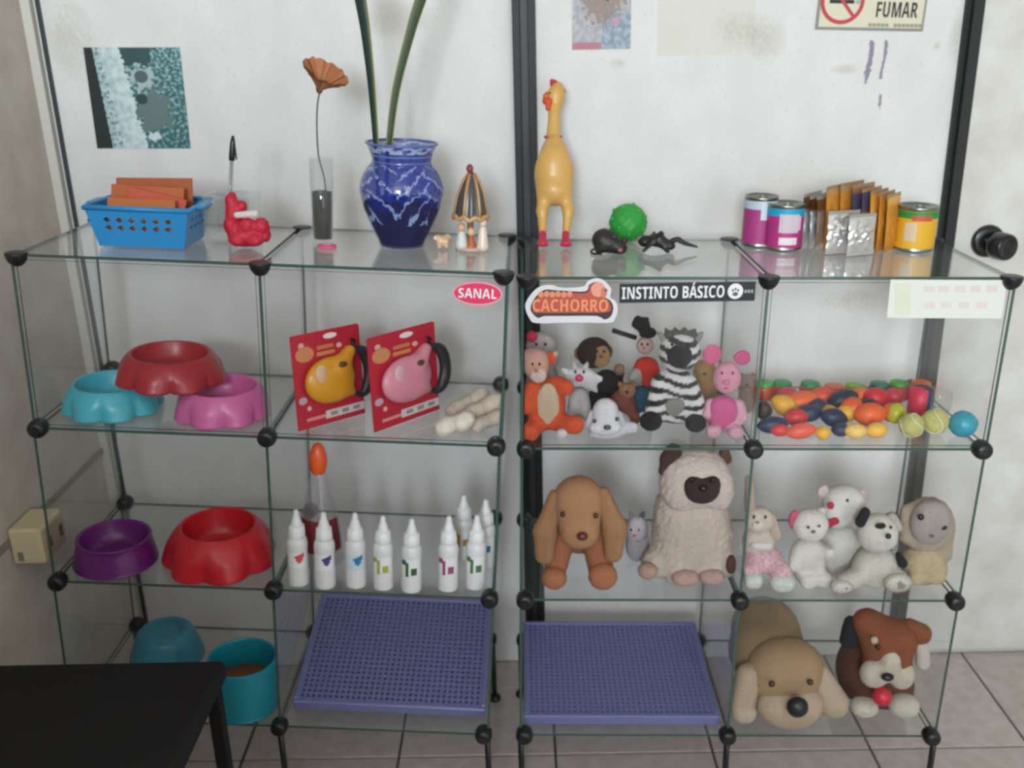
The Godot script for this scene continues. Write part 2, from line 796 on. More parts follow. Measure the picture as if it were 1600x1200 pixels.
func build_room():
	var XL = -0.94
	var XR = 2.3
	var ZF = 4.4
	var TOP = 2.65
	var ramp = Gradient.new()
	ramp.set_color(0, Color(0.90, 0.89, 0.87))
	ramp.set_color(1, Color(1, 1, 1))
	var plaster = StandardMaterial3D.new()
	plaster.albedo_color = col("dcd9d3")
	plaster.albedo_texture = noise_tex(0.02, 512, ramp)
	plaster.uv1_triplanar = true
	plaster.uv1_world_triplanar = true
	plaster.uv1_scale = Vector3(0.8, 0.8, 0.8)
	plaster.roughness = 0.85
	var beige: StandardMaterial3D = plaster.duplicate()
	beige.albedo_color = col("d2cac1")
	# floor: one slab of grout, every tile on it a piece of its own
	var fl = Node3D.new()
	fl.name = "floor"
	add_child(fl)
	struct(fl)
	room_slab("grout", Vector3(XL - 0.12, -0.06, -0.14), Vector3(XR + 0.12, -0.004, ZF + 0.12), mat("5d5752", 0.9), fl)
	var T = 0.33
	var tile = box(Vector3(T - 0.005, 0.008, T - 0.005), 0.0012)
	var tone = []
	for h in ["d2c7c4", "d6cbc8", "cdc2bf"]:
		var m = StandardMaterial3D.new()
		m.albedo_color = col(h)
		m.albedo_texture = plaster.albedo_texture
		m.uv1_triplanar = true
		m.uv1_world_triplanar = true
		m.uv1_scale = Vector3(2.3, 2.3, 2.3)
		m.roughness = 0.35
		tone.append(m)
	for i in range(-2, 7):
		for j in 13:
			var cx = 0.05 + (i + 0.5) * T
			var cz = (j + 0.5) * T
			if cx < XL or cx > XR or cz > ZF:
				continue
			var o = obj("tile", tile, tone[rng.randi() % 3], fl)
			o.position = Vector3(cx, -0.004 + 0.0006 * rng.randf(), cz)
	for j in 13:
		var w = 0.05 - 2 * T - XL - 0.005
		var o = obj("tile", box(Vector3(w, 0.008, T - 0.005), 0.0012), tone[j % 3], fl)
		o.position = Vector3(XL + w * 0.5, -0.004, (j + 0.5) * T)
	# back wall
	var x_bar = oz(1522, 0, 0.0).x
	var wb = Node3D.new()
	wb.name = "wall_back"
	add_child(wb)
	struct(wb)
	room_slab("wall_core", Vector3(XL - 0.12, -0.06, -0.14), Vector3(XR + 0.12, TOP, -0.004), plaster, wb)
	var wx1 = x_bar
	var st = mb(false)
	var A = Vector3(XL, 0, 0)
	quad(st, A, Vector3(wx1, 0, 0), Vector3(wx1, 1.9, 0), Vector3(XL, 1.9, 0), Vector2(0, 1), Vector2(1, 1), Vector2(1, 0), Vector2(0, 0))
	quad(st, Vector3(XL, 1.9, 0), Vector3(wx1, 1.9, 0), Vector3(wx1, 1.9, -0.004), Vector3(XL, 1.9, -0.004))
	var face = StandardMaterial3D.new()
	face.albedo_color = col("e8e8e8")
	face.albedo_texture = wall_image(1300, 900, XL, wx1, 0.0, 1.9)
	face.roughness = 0.8
	obj("painted_panel", done(st), face, wb)
	# the white door to the right of the black post
	var dr = Node3D.new()
	dr.name = "door_1"
	add_child(dr)
	struct(dr)
	var doorm: StandardMaterial3D = plaster.duplicate()
	doorm.albedo_color = col("e2e2de")
	doorm.roughness = 0.55
	room_slab("door_leaf", Vector3(x_bar + 0.016, 0.012, -0.004), Vector3(x_bar + 0.86, 2.1, 0.002), doorm, dr)
	var kb = oz(1562, 388, 0.03)
	var knob = Node3D.new()
	knob.name = "door_knob"
	dr.add_child(knob)
	knob.position = Vector3(kb.x, kb.y, 0.002)
	var black = mat("17181b", 0.3, "plastic")
	var fwd = Basis(Vector3.RIGHT, PI / 2)
	obj("rosette", lathe(rounded([[0.0, 0.0], [0.031, 0.0], [0.033, 0.004], [0.030, 0.010], [0.014, 0.013], [0.0, 0.013]], 4), 28, Transform3D(fwd, Vector3(-0.014, 0.010, 0))), black, knob)
	obj("neck", lathe(prof([[0.0, 0.0], [0.013, 0.0], [0.012, 0.034], [0.0, 0.034]]), 20, Transform3D(fwd, Vector3(-0.014, 0.010, 0.008))), black, knob)
	obj("grip", lathe(rounded([[0.0, 0.0], [0.020, 0.0], [0.027, 0.006], [0.027, 0.030], [0.022, 0.036], [0.012, 0.033], [0.0, 0.033]], 4), 28, Transform3D(fwd * Basis(Vector3.BACK, -0.35), Vector3(-0.012, 0.008, 0.030))), black, knob)
	# black posts covering the joints of the wall panels
	var dark = mat("0e0f11", 0.55)
	var xa = oz(799, 0, 0.0).x
	var xb = oz(836, 0, 0.0).x
	var t1 = Node3D.new()
	t1.name = "trim_1"
	add_child(t1)
	struct(t1)
	var w3 = (xb - xa) / 3.0
	for k in 3:
		room_slab("post_rib", Vector3(xa + k * w3 + 0.0012, 0.0, 0.0), Vector3(xa + (k + 1) * w3 - 0.0012, TOP, 0.022 if k != 1 else 0.014), dark if k != 1 else mat("2a2e30", 0.5), t1)
	room_slab("post_back", Vector3(xa, 0.0, 0.0), Vector3(xb, TOP, 0.009), dark, t1)
	var t2 = Node3D.new()
	t2.name = "trim_2"
	add_child(t2)
	struct(t2)
	room_slab("post_back", Vector3(x_bar - 0.017, 0.0, 0.0), Vector3(x_bar + 0.017, TOP, 0.012), dark, t2)
	room_slab("post_rib", Vector3(x_bar - 0.008, 0.0, 0.012), Vector3(x_bar + 0.012, TOP, 0.024), mat("16181a", 0.5), t2)
	room_slab("trim_3", Vector3(XL, 0.0, 0.0), Vector3(XL + 0.018, TOP, 0.018), mat("cfccc4", 0.6))
	room_slab("trim_4", Vector3(XL + 0.024, 0.0, 0.0), Vector3(XL + 0.031, TOP, 0.007), mat("33363a", 0.5))
	# side walls, ceiling and the shop front behind the camera with its window and doorway
	room_slab("wall_left", Vector3(XL - 0.12, -0.06, -0.14), Vector3(XL, TOP, ZF + 0.12), beige)
	var yd = ox(120, 741, XL).y
	room_slab("trim_5", Vector3(XL, yd - 0.006, 0.018), Vector3(XL + 0.006, yd + 0.006, 1.6), mat("8f877c", 0.8))
	room_slab("wall_right", Vector3(XR, -0.06, -0.14), Vector3(XR + 0.12, TOP, ZF + 0.12), plaster)
	room_slab("ceiling", Vector3(XL - 0.12, TOP, -0.14), Vector3(XR + 0.12, TOP + 0.12, ZF + 0.12), plaster)
	var wf = Node3D.new()
	wf.name = "wall_front"
	add_child(wf)
	struct(wf)
	for r in [[XL, -0.80, 0.0, TOP], [-0.80, -0.04, 0.0, 1.36], [-0.80, -0.04, 2.36, TOP], [-0.04, 0.88, 0.0, TOP], [0.88, 1.82, 2.14, TOP], [1.82, XR, 0.0, TOP]]:
		room_slab("wall_section", Vector3(r[0], r[2], ZF), Vector3(r[1], r[3], ZF + 0.12), plaster, wf)
	var win = Node3D.new()
	win.name = "window_1"
	add_child(win)
	struct(win)
	for r in [[-0.80, -0.77, 1.36, 2.36], [-0.07, -0.04, 1.36, 2.36], [-0.77, -0.07, 1.36, 1.39], [-0.77, -0.07, 2.33, 2.36], [-0.435, -0.405, 1.39, 2.33]]:
		room_slab("frame_bar", Vector3(r[0], r[2], ZF + 0.03), Vector3(r[1], r[3], ZF + 0.08), mat("d8d8d4", 0.5), win)
	room_slab("pane", Vector3(-0.77, 1.39, ZF + 0.050), Vector3(-0.07, 2.33, ZF + 0.054), clear("c8d6d2", 0.05), win)


# ---------------------------------------------------------------- the two glass units
func glass_panel(size: Vector3, haze := 0.07) -> ArrayMesh:
	# large faces clear, narrow edges green
	var h = size * 0.5
	var thin = 0
	for a in 3:
		if size[a] < size[thin]:
			thin = a
	var st = mb(false)
	var se = mb(false)
	for ax in 3:
		for s in [-1.0, 1.0]:
			var i = (ax + 1) % 3
			var j = (ax + 2) % 3
			var out = Vector3.ZERO
			out[ax] = s
			var p = []
			for q in [[-1, -1], [1, -1], [1, 1], [-1, 1]]:
				var v = Vector3.ZERO
				v[ax] = s * h[ax]
				v[i] = q[0] * h[i]
				v[j] = q[1] * h[j]
				p.append(v)
			poly_out(st if ax == thin else se, p, out)
	var m = done(st)
	m = done(se, m)
	var cm = clear("82968c", haze, 0.02)
	cm.metallic_specular = 0.5 if haze > 0.05 else 0.38 if haze > 0.02 else 0.28
	m.surface_set_material(0, cm)
	m.surface_set_material(1, mat("41564e", 0.2))
	return m


func build_unit(U, label, which):
	var t = thing("glass_display_unit", label, "display shelf", uloc(U, 0, 0, 0), U.b)
	var L = func(x, y, z): return Vector3(x + U.sh * y, y, z)
	var shelf = glass_panel(Vector3(CW - 0.010, GT, CD))
	var side = glass_panel(Vector3(GT, CH - 0.012, CD), 0.045)
	var pane = glass_panel(Vector3(CW - 0.014, CH - 0.014, 0.004), 0.006)
	for j in 4:
		for i in 2:
			obj("shelf_panel", shelf, null, t).position = L.call((i + 0.5) * CW, -j * CH, -CD * 0.5)
	for j in 3:
		for i in 3:
			obj("divider_panel" if i == 1 else "side_panel", side, null, t).position = L.call(i * CW, -(j + 0.5) * CH, -CD * 0.5)
	for i in 2:
		obj("front_pane", pane, null, t).position = L.call((i + 0.5) * CW, -0.5 * CH, 0.0)
	var black = mat("121317", 0.42, "plastic")
	var hub = lathe(rounded([[0.0, -0.016], [0.010, -0.016], [0.0155, -0.010], [0.0165, 0.0], [0.0155, 0.010], [0.010, 0.016], [0.0, 0.016]], 3), 20, Transform3D(Basis(Vector3.RIGHT, PI / 2), Vector3.ZERO))
	var cup = lathe(rounded([[0.0, -0.019], [0.008, -0.017], [0.015, -0.009], [0.0175, 0.0], [0.017, 0.004], [0.010, 0.005], [0.0, 0.005]], 3), 20)
	for j in 4:
		for i in 3:
			for zz in [0.0, -CD]:
				var o = obj("corner_connector", cup if j == 0 else hub, black, t)
				o.position = L.call(i * CW + [0.007, 0.0, -0.007][i], -j * CH, zz)
	# legs reach the floor plumb below the bottom connectors
	var inv: Basis = U.b.inverse()
	for i in 3:
		for zz in [0.0, -CD]:
			var p: Vector3 = t.transform * L.call(i * CW, -3 * CH, zz)
			var q = Vector3(p.x, 0.0, p.z)
			var st = mb()
			add_tube(st, [Vector3(p.x, p.y, p.z), Vector3(p.x, 0.010, p.z)].map(func(w): return t.transform.affine_inverse() * w), 0.006, 10)
			var leg = obj("leg", done(st), black, t)
			obj("foot", lathe(prof([[0.0, 0.0], [0.014, 0.0], [0.014, 0.006], [0.006, 0.014], [0.0, 0.014]]), 16, t.transform.affine_inverse() * Transform3D(Basis.IDENTITY, q + Vector3(0, 0.0012, 0))), black, leg)


func build_table():
	var y = 0.46
	var bk = oy(352, 1030, y)
	var hw = (bk.x + 0.925) * 0.5
	var t = thing("low_table", "low black table with thin legs in front of the bowl shelves", "table", Vector3(bk.x - hw, 0, bk.z + 0.32))
	var hd = 0.32
	var black = mat("060608", 0.65)
	obj("tabletop", box(Vector3(hw * 2, 0.035, hd * 2), 0.006, Vector3(0, y - 0.0175, 0)), black, t)
	obj("apron", box(Vector3(hw * 2 - 0.08, 0.05, hd * 2 - 0.08), 0.002, Vector3(0, y - 0.06, 0)), black, t)
	for sx in [-1, 1]:
		for sz in [-1, 1]:
			obj("leg", box(Vector3(0.022, y - 0.0362, 0.022), 0.002, Vector3(sx * (hw - 0.02), (y - 0.0362) * 0.5 + 0.0012, sz * (hd - 0.02))), black, t)


# ---------------------------------------------------------------- prints and sign on the wall
func print_plane(called, label, category, p00: Vector3, w, h, tex, turn := 0.0):
	# a sheet of paper 0.6 mm thick, its lower left corner at p00
	var o = thing(called, label, category, p00, Basis(Vector3.BACK, turn))
	var st = mb(false)
	quad(st, Vector3(0, 0, 0.0008), Vector3(w, 0, 0.0008), Vector3(w, h, 0.0008), Vector3(0, h, 0.0008), Vector2(0, 1), Vector2(1, 1), Vector2(1, 0), Vector2(0, 0))
	var m = StandardMaterial3D.new()
	m.albedo_texture = tex
	m.roughness = 0.45
	obj("printed_face", done(st), m, o)
	obj("paper", box(Vector3(w, h, 0.0006), 0.0, Vector3(w * 0.5, h * 0.5, 0.0003)), mat("d8d8d4", 0.8), o)
	return o


func build_wall_things():
	var n = FastNoiseLite.new()
	n.seed = 21
	n.frequency = 0.06
	n.fractal_octaves = 3
	# tree trunk and dog in teal foliage
	var im = Image.create(160, 166, false, Image.FORMAT_RGB8)
	for j in 166:
		for i in 160:
			var x = i / 160.0
			var y = j / 166.0
			var a = n.get_noise_2d(i, j)
			var b = n.get_noise_2d(i * 2.1 + 400, j * 2.1)
			var c = Color(0.18, 0.37, 0.38).lerp(Color(0.62, 0.76, 0.78), clampf(0.42 + b * 1.5 - 0.35 * y, 0, 1))
			var edge = 0.085 + 0.085 * y
			var rim = 0.36 + 0.20 * y + 0.03 * b
			if x < edge:
				c = Color(0.09, 0.13, 0.14)
			elif x < rim:
				var s = (x - edge) / (rim - edge)
				c = Color(0.66, 0.76, 0.78).lerp(Color(0.82, 0.88, 0.88), clampf(s + a, 0, 1))
				if s < 0.3 and b > 0.2:
					c = Color(0.45, 0.55, 0.57)
			elif y < 0.17 and x < 0.68:
				c = Color(0.14, 0.29, 0.30)
			# pale muzzle and grey-green flank of the animal
			var d1 = Vector2((x - 0.56) / 0.13, (y - 0.28) / 0.11).length()
			var d2 = Vector2((x - 0.66) / 0.17, (y - 0.62) / 0.22).length()
			var d3 = Vector2((x - 0.63) / 0.07, (y - 0.86) / 0.05).length()
			if d2 < 1.0 + a * 0.6:
				c = Color(0.38, 0.47, 0.46)
			if d1 < 1.0 + a:
				c = Color(0.66, 0.73, 0.74) if d1 > 0.55 else Color(0.30, 0.38, 0.38)
			if d3 < 1.0 + a:
				c = Color(0.80, 0.86, 0.86)
			if Vector2((x - 0.54) / 0.06, (y - 0.50) / 0.05).length() < 1.0:
				c = Color(0.12, 0.22, 0.22)
			im.set_pixel(i, j, c)
	var a0 = oz(149, 232, 0.0)
	var a1 = oz(295, 232, 0.0)
	var a2 = oz(130, 74, 0.0)
	print_plane("photo_print", "teal tinted photo print of a pale tree trunk and foliage on the wall", "photo", Vector3((a0.x + a2.x) * 0.5, a0.y, 0.0006), a1.x - a0.x, a2.y - a0.y, ImageTexture.create_from_image(im), (a1.y - a0.y) / (a1.x - a0.x))
	# blurred portrait of a dog
	var im2 = Image.create(96, 180, false, Image.FORMAT_RGB8)
	for j in 180:
		for i in 96:
			var x = i / 96.0
			var y = j / 180.0
			var a = n.get_noise_2d(i * 1.3, j * 1.3 + 90)
			var c = Color(0.60, 0.60, 0.62).lerp(Color(0.72, 0.72, 0.74), clampf(0.5 + a, 0, 1))
			if y > 0.72 and x > 0.5:
				c = Color(0.48, 0.55, 0.62).lerp(Color(0.66, 0.70, 0.74), clampf(0.4 + a * 1.4, 0, 1))
			var d = Vector2((x - 0.5) / 0.42, (y - 0.42) / 0.36).length()
			if d < 1.0 + 0.5 * a:
				c = c.lerp(Color(0.52, 0.42, 0.37), 0.75)
			if Vector2((x - 0.52) / 0.16, (y - 0.55) / 0.075).length() < 1.0 + 0.4 * a:
				c = Color(0.20, 0.17, 0.20)
			for e in [0.3, 0.72]:
				if Vector2((x - e) / 0.09, (y - 0.36) / 0.05).length() < 1.0:
					c = Color(0.16, 0.13, 0.14)
			if y > 0.94 and x < 0.5:
				c = Color(0.68, 0.42, 0.48)
			if absf(x - 0.74) < 0.06 and absf(y - 0.78) < 0.03:
				c = Color(0.74, 0.55, 0.62)
			im2.set_pixel(i, j, c)
	var b0 = oz(894, 78, 0.0)
	var b1 = oz(985, 76, 0.0)
	print_plane("photo_print", "small grey and brown dog portrait print beside the black wall post", "photo", Vector3(b0.x, b0.y, 0.0006), b1.x - b0.x, 0.235, ImageTexture.create_from_image(im2), (b1.y - b0.y) / (b1.x - b0.x))
	# no smoking sign
	var s0 = oz(1273, 46, 0.0)
	var s1 = oz(1441, 49, 0.0)
	var w = s1.x - s0.x
	var sg = thing("no_smoking_sign", "cream no smoking sign with red circle and black lettering", "sign", s0 + Vector3(0, 0, 0.0008), Basis(Vector3.BACK, (s1.y - s0.y) / w))
	var S = w / 168.0
	var sh = 118.0 * S
	obj("plate", box(Vector3(w, sh, 0.003), 0.001, Vector3(w * 0.5, sh * 0.5, 0.0015)), mat("8e8f86", 0.5), sg)
	obj("face", box(Vector3(w - 8 * S, sh - 8 * S, 0.001), 0.0, Vector3(w * 0.5, sh * 0.5, 0.0035)), mat("d9d5bd", 0.45), sg)
	var red = mat("c23a42", 0.5)
	var ring = mb(false)
	for k in 48:
		var g0 = TAU * k / 48.0
		var g1 = TAU * (k + 1) / 48.0
		var cc = Vector2(37, 42)
		var q = []
		for e in [[g0, 34.0], [g1, 34.0], [g1, 28.0], [g0, 28.0]]:
			q.append(Vector3((cc.x + e[1] * cos(e[0])) * S, (cc.y + e[1] * sin(e[0])) * S, 0.0046))
		poly_out(ring, q, Vector3.BACK)
	obj("prohibition_ring", done(ring), red, sg)
	obj("prohibition_bar", box(Vector3(60 * S, 5 * S, 0.0005), 0.0, Vector3(37 * S, 42 * S, 0.0049), Basis(Vector3.BACK, -0.86)), red, sg)
	obj("cigarette", box(Vector3(38 * S, 5.5 * S, 0.0004), 0.0, Vector3(36 * S, 41 * S, 0.0044)), mat("232326", 0.6), sg)
	obj("cigarette_tip", box(Vector3(8 * S, 5.5 * S, 0.0004), 0.0, Vector3(61 * S, 41 * S, 0.0044)), mat("a9b0a8", 0.6), sg)
	var ink = mat("2e2e30", 0.6)
	text("NO", 22 * S, ink, sg, Vector3(122 * S, 64 * S, 0.0044), 34 * S)
	text("FUMAR", 22 * S, ink, sg, Vector3(122 * S, 30 * S, 0.0044), 64 * S)
	for k in 13:
		if k != 5:
			obj("small_print", box(Vector3(5.4 * S, 5.0 * S, 0.0003), 0.0, Vector3((84 + k * 6.5) * S, 8 * S, 0.0043)), mat("9d9c86", 0.7), sg)
	# socket box on the side wall
	var k0 = ox(14, 857, -0.94)
	var f1 = oz(14, 884, k0.z)
	var f2 = oz(60, 828, k0.z)
	var sx = thing("socket_box", "cream surface mounted socket box on the beige side wall", "socket", Vector3(-0.94 + 0.0005, f1.y, k0.z - 0.045))
	var bw = minf(f2.x + 0.94, 0.062)
	var bh = (f2.y - f1.y)
	obj("housing", box(Vector3(bw, bh, 0.09), 0.005, Vector3(bw * 0.5, bh * 0.5, 0)), mat("d6c7a4", 0.5), sx)
	obj("cover_plate", box(Vector3(0.004, bh - 0.012, 0.078), 0.0015, Vector3(bw + 0.002, bh * 0.5, 0)), mat("b9a386", 0.5), sx)
	obj("cable_knockout", box(Vector3(0.010, 0.018, 0.002), 0.0005, Vector3(0.018, 0.018, 0.0455)), mat("8a8172", 0.7), sx)
	for k in [-1, 1]:
		obj("socket_slot", box(Vector3(0.002, 0.022, 0.012), 0.0, Vector3(bw + 0.0042, bh * 0.5, k * 0.022)), mat("5d4238", 0.6), sx)


# an added cupboard, unseen behind the camera, against the side wall, that keeps the window light off the lower bowl shelves
func build_shade_blockers():
	var t = thing("added_shade_cupboard", "added dark brown cupboard, unseen, that shades the lower bowl shelves", "cupboard", Vector3(-0.935, 0, 2.45))
	var w = 0.62
	var h = 1.46
	var d = 0.42
	var wood = mat("4a3a30", 0.55)
	obj("carcass", box(Vector3(w, h - 0.06, d), 0.004, Vector3(w * 0.5, h * 0.5 + 0.03, d * 0.5)), wood, t)
	obj("plinth", box(Vector3(w - 0.04, 0.06, d - 0.03), 0.0, Vector3(w * 0.5, 0.032, d * 0.5)), mat("2a221d", 0.7), t)
	for k in 2:
		var dr = obj("cupboard_door", box(Vector3(0.018, h - 0.09, d * 0.5 - 0.006), 0.003, Vector3(w + 0.009, h * 0.5 + 0.03, d * (0.25 + 0.5 * k))), wood, t)
		obj("door_pull", box(Vector3(0.02, 0.10, 0.012), 0.004, Vector3(w + 0.028, h * 0.55, d * (0.44 + 0.12 * k))), mat("8a8a88", 0.4, "metal"), dr)
	# an added counter, also unseen, shades the lower left from the doorway
	var k0 = thing("added_shade_counter", "added waist high dark counter, unseen, that blocks doorway light from the lower shelves", "counter", Vector3(-0.262, 0, 2.5))
	obj("front_panel", box(Vector3(0.78, 0.96, 0.40), 0.003, Vector3(0.39, 0.482, 0.2)), wood, k0)
	obj("counter_top", box(Vector3(0.80, 0.04, 0.44), 0.006, Vector3(0.40, 0.982, 0.2)), mat("6a5646", 0.4), k0)


# ---------------------------------------------------------------- things on top of the bowl unit
func holed_sheet(st, p00: Vector3, p10: Vector3, p11: Vector3, p01: Vector3, cols, rows, holed: Callable, th: Vector3):
	# a flat wall of cells, some with a diamond opening through its thickness th
	var at = func(u, v): return p00.lerp(p10, u).lerp(p01.lerp(p11, u), v)
	for i in cols:
		for j in rows:
			var u0 = float(i) / cols
			var u1 = float(i + 1) / cols
			var v0 = float(j) / rows
			var v1 = float(j + 1) / rows
			var c = [at.call(u0, v0), at.call(u1, v0), at.call(u1, v1), at.call(u0, v1)]
			if not holed.call(i, j):
				poly_out(st, c, th)
				poly_out(st, c.map(func(p): return p - th), -th)
				continue
			var um = (u0 + u1) * 0.5
			var vm = (v0 + v1) * 0.5
			var e = 0.36
			var d = [at.call(um, lerpf(vm, v0, e * 2)), at.call(lerpf(um, u1, e * 2), vm), at.call(um, lerpf(vm, v1, e * 2)), at.call(lerpf(um, u0, e * 2), vm)]
			for k in 4:
				var k2 = (k + 1) % 4
				for s in [[Vector3.ZERO, th], [-th, -th]]:
					poly_out(st, [c[k] + s[0], c[k2] + s[0], d[k] + s[0]], s[1])
					poly_out(st, [c[k2] + s[0], d[k2] + s[0], d[k] + s[0]], s[1])
				poly_out(st, [d[k], d[k2], d[k2] - th, d[k] - th], (d[k] + d[k2]) * -0.5 + (c[0] + c[2]) * 0.5)


func build_top_left():
	var up: Vector3 = UL.b.y
	# blue basket
	var b0 = spot(UL, 0, 152, 388)
	var b1 = spot(UL, 0, 290, 389)
	var pp = ppm(b0)
	var mid = (b0 + b1) * 0.5
	var bs = thing("plastic_basket", "sky blue perforated plastic basket full of orange leaflets", "basket", mid + Vector3(0, 0.0012, -0.055), UL.b)
	var hb = (b1 - b0).length() * 0.5
	var ht = hb * 1.21
	var H = 0.066
	var db = 0.052
	var dt = 0.064
	var blue = mat("2a8fd0", 0.4, "plastic")
	var st = mb(false)
	var base = [Vector3(-hb, 0, db), Vector3(hb, 0, db), Vector3(hb, 0, -db), Vector3(-hb, 0, -db)]
	var topc = [Vector3(-ht, H, dt), Vector3(ht, H, dt), Vector3(ht, H, -dt), Vector3(-ht, H, -dt)]
	for k in 4:
		var k2 = (k + 1) % 4
		var out: Vector3 = ((base[k] + base[k2]) * Vector3(0.5, 0, 0.5)).normalized() * 0.002
		var cols = 8 if k % 2 == 0 else 6
		holed_sheet(st, base[k], base[k2], topc[k2], topc[k], cols, 5, func(i, j): return i > 0 and i < cols - 1 and (j == 2 or j == 3), out)
	obj("basket_wall", done(st), blue, bs)
	obj("basket_bottom", box(Vector3(hb * 2, 0.003, db * 2), 0.0, Vector3(0, 0.0015, 0)), blue, bs)
	obj("basket_rim", tube([topc[0], topc[1], topc[2], topc[3]], 0.0045, 8, 1.0, Vector3.UP, true), blue, bs)
	for s in [-1, 1]:
		obj("handle_lug", box(Vector3(0.016, 0.006, 0.05), 0.002, Vector3(s * (ht + 0.006), H, 0)), blue, bs)
	# leaflets standing in it
	var T = bs.transform
	for a in [[-0.002, 0.060, -0.030, 0.132, 0.088, -0.20, 0.03, "a9562c", "brown orange leaflet, tallest in the blue basket"],
			[-0.006, 0.058, -0.004, 0.124, 0.072, -0.24, -0.02, "b8602f", "plain orange leaflet in the middle of the blue basket"],
			[0.012, 0.054, 0.014, 0.098, 0.064, -0.30, -0.20, "c2503a", "tilted reddish leaflet leaning in the blue basket"],
			[-0.004, 0.048, 0.032, 0.114, 0.060, -0.26, 0.0, "bf6a2e", "orange leaflet with pale print at the front of the blue basket"]]:
		var lf = thing("leaflet", a[8], "leaflet", T * Vector3(a[0], a[1], a[2]), T.basis * Basis(Vector3.BACK, a[6]) * Basis(Vector3.RIGHT, a[5]), "leaflets in the blue basket")
		obj("sheet", box(Vector3(a[3], a[4], 0.004), 0.0008), mat(a[7], 0.6), lf)
		if a[2] > 0.02:
			for k in 3:
				obj("printed_line", box(Vector3(0.018, 0.006, 0.0006), 0.0, Vector3(-0.02 + k * 0.024, -0.004, 0.0022)), mat("cdb8a0", 0.7), lf)
	# clear pen holder with pen, red figurine before it
	var hp = spot(UL, 0, 366, 372)
	var hw = 0.039
	var ph = thing("pen_holder", "clear square acrylic pen holder behind the red figurine", "pen holder", hp + up * 0.001, UL.b)
	var ac = clear("aab4b2", 0.10, 0.03)
	for s in [[Vector3(hw * 2, 0.078, 0.003), Vector3(0, 0.039, hw)], [Vector3(hw * 2, 0.078, 0.003), Vector3(0, 0.039, -hw)], [Vector3(0.003, 0.078, hw * 2), Vector3(hw, 0.039, 0)], [Vector3(0.003, 0.078, hw * 2), Vector3(-hw, 0.039, 0)]]:
		obj("acrylic_wall", box(s[0], 0.0, s[1]), ac, ph)
	obj("acrylic_floor", box(Vector3(hw * 2, 0.004, hw * 2), 0.0, Vector3(0, 0.002, 0)), ac, ph)
	var pa = hp + up * 0.008 + Vector3(-0.010, 0, 0.0)
	var pb = oz(364, 212, hp.z)
	var pen = thing("ballpoint_pen", "ballpoint pen with black cap standing in the clear holder", "pen", pa)
	var dir = pb - pa
	obj("barrel", tube([Vector3.ZERO, dir * 0.78], 0.0037, 10), clear("b5b8b6", 0.45, 0.1), pen)
	obj("ink_tube", tube([dir * 0.04, dir * 0.76], 0.0014, 8), mat("3a3d42", 0.5), pen)
	obj("cap", tube([dir * 0.755, dir * 0.80, dir * 0.93, dir * 1.0], [0.0052, 0.0056, 0.0046, 0.0022], 12), mat("14161a", 0.35, "plastic"), pen)
	obj("clip", box(Vector3(0.002, 0.034, 0.002), 0.0, dir * 0.86 + Vector3(0.006, 0, 0.002)), mat("14161a", 0.35, "plastic"), pen)
	# red lumpy figurine
	cur = thing("red_figurine", "lumpy red figurine with pointed cap and white band", "figurine", spot(UL, 0, 384, 386))
	cur_up = up
	cur_z = cur.position.z
	set_cell(UL, 0)
	var R1 = [E(384, 364, 0, 28, 21, 22), E(362, 352, 0.008, 12, 15, 14), E(408, 354, 0.006, 13, 14, 14), E(415, 368, 0.004, 8, 10, 10), E(372, 374, 0.014, 15, 11, 12), E(398, 374, 0.014, 15, 11, 12), E(386, 352, 0.012, 14, 12, 12)]
	obj("body", blob(R1, 0.0022, 0.004, 0.0018, null, Vector3.ZERO, up), mat("c4203a", 0.55), cur)
	obj("pointed_cap", blob([C(366, 336, 0, 14, 361, 310, -0.004, 8), C(361, 312, -0.004, 8, 364, 304, -0.006, 4), E(378, 322, 0, 8, 9)], 0.0022, 0.006, 0.0006), mat("c4203a", 0.55), cur)
	obj("white_band", blob([C(370, 336, 0.014, 5, 398, 334, 0.012, 6)], 0.002, 0.004, 0.0008), mat("dcd4d2", 0.8), cur)
	# tumbler with soil and a dried poppy
	var gb = spot(UL, 0, 505, 378)
	var gp = ppm(gb)
	var tb = thing("tall_glass", "tall clear glass half filled with dark soil", "glass", gb + up * 0.0008, UL.b)
	var gh = 128.0 / gp
	var r0 = 16.0 / gp
	var r1 = 18.5 / gp
	obj("glass_wall", lathe(prof([[0.0, 0.0], [r0, 0.0], [r1, gh], [r1 - 0.0016, gh], [r0 - 0.0016, 0.006], [0.0, 0.006]]), 32), clear("b9c4c0", 0.07, 0.02), tb)
	obj("soil", lathe(prof([[0.0, 0.0065], [r0 - 0.002, 0.0065], [lerpf(r0, r1, 0.6) - 0.002, gh * 0.60], [r0 * 0.5, gh * 0.615], [0.0, gh * 0.60]]), 24, Transform3D.IDENTITY, func(a, t, r, y): return r * (1.0 - 0.012 * absf(sin(a * 7.0 + y * 300.0)))), mat("2b221c", 0.95), tb)
	var fl = thing("dried_poppy", "rust orange dried poppy on a thin wire stem in the tall glass", "flower", gb + up * (gh * 0.56))
	var loc = func(u, v, dz): return oz(u, v, gb.z + dz) - fl.position
	obj("stem", tube(smooth_path([loc.call(510, 306, 0.0), loc.call(506, 275, 0.0), loc.call(498, 245, 0.0), loc.call(495, 200, 0.0), loc.call(496, 165, 0.0), loc.call(500, 140, 0.0)], 5), 0.0013, 8), mat("4d4a42", 0.8), fl)
	var root: Vector3 = loc.call(499, 139, 0.0)
	var axis = (loc.call(512, 104, 0.02) as Vector3 - root).normalized()
	var e1 = axis.cross(Vector3.BACK).normalized()
	var e2 = axis.cross(e1)
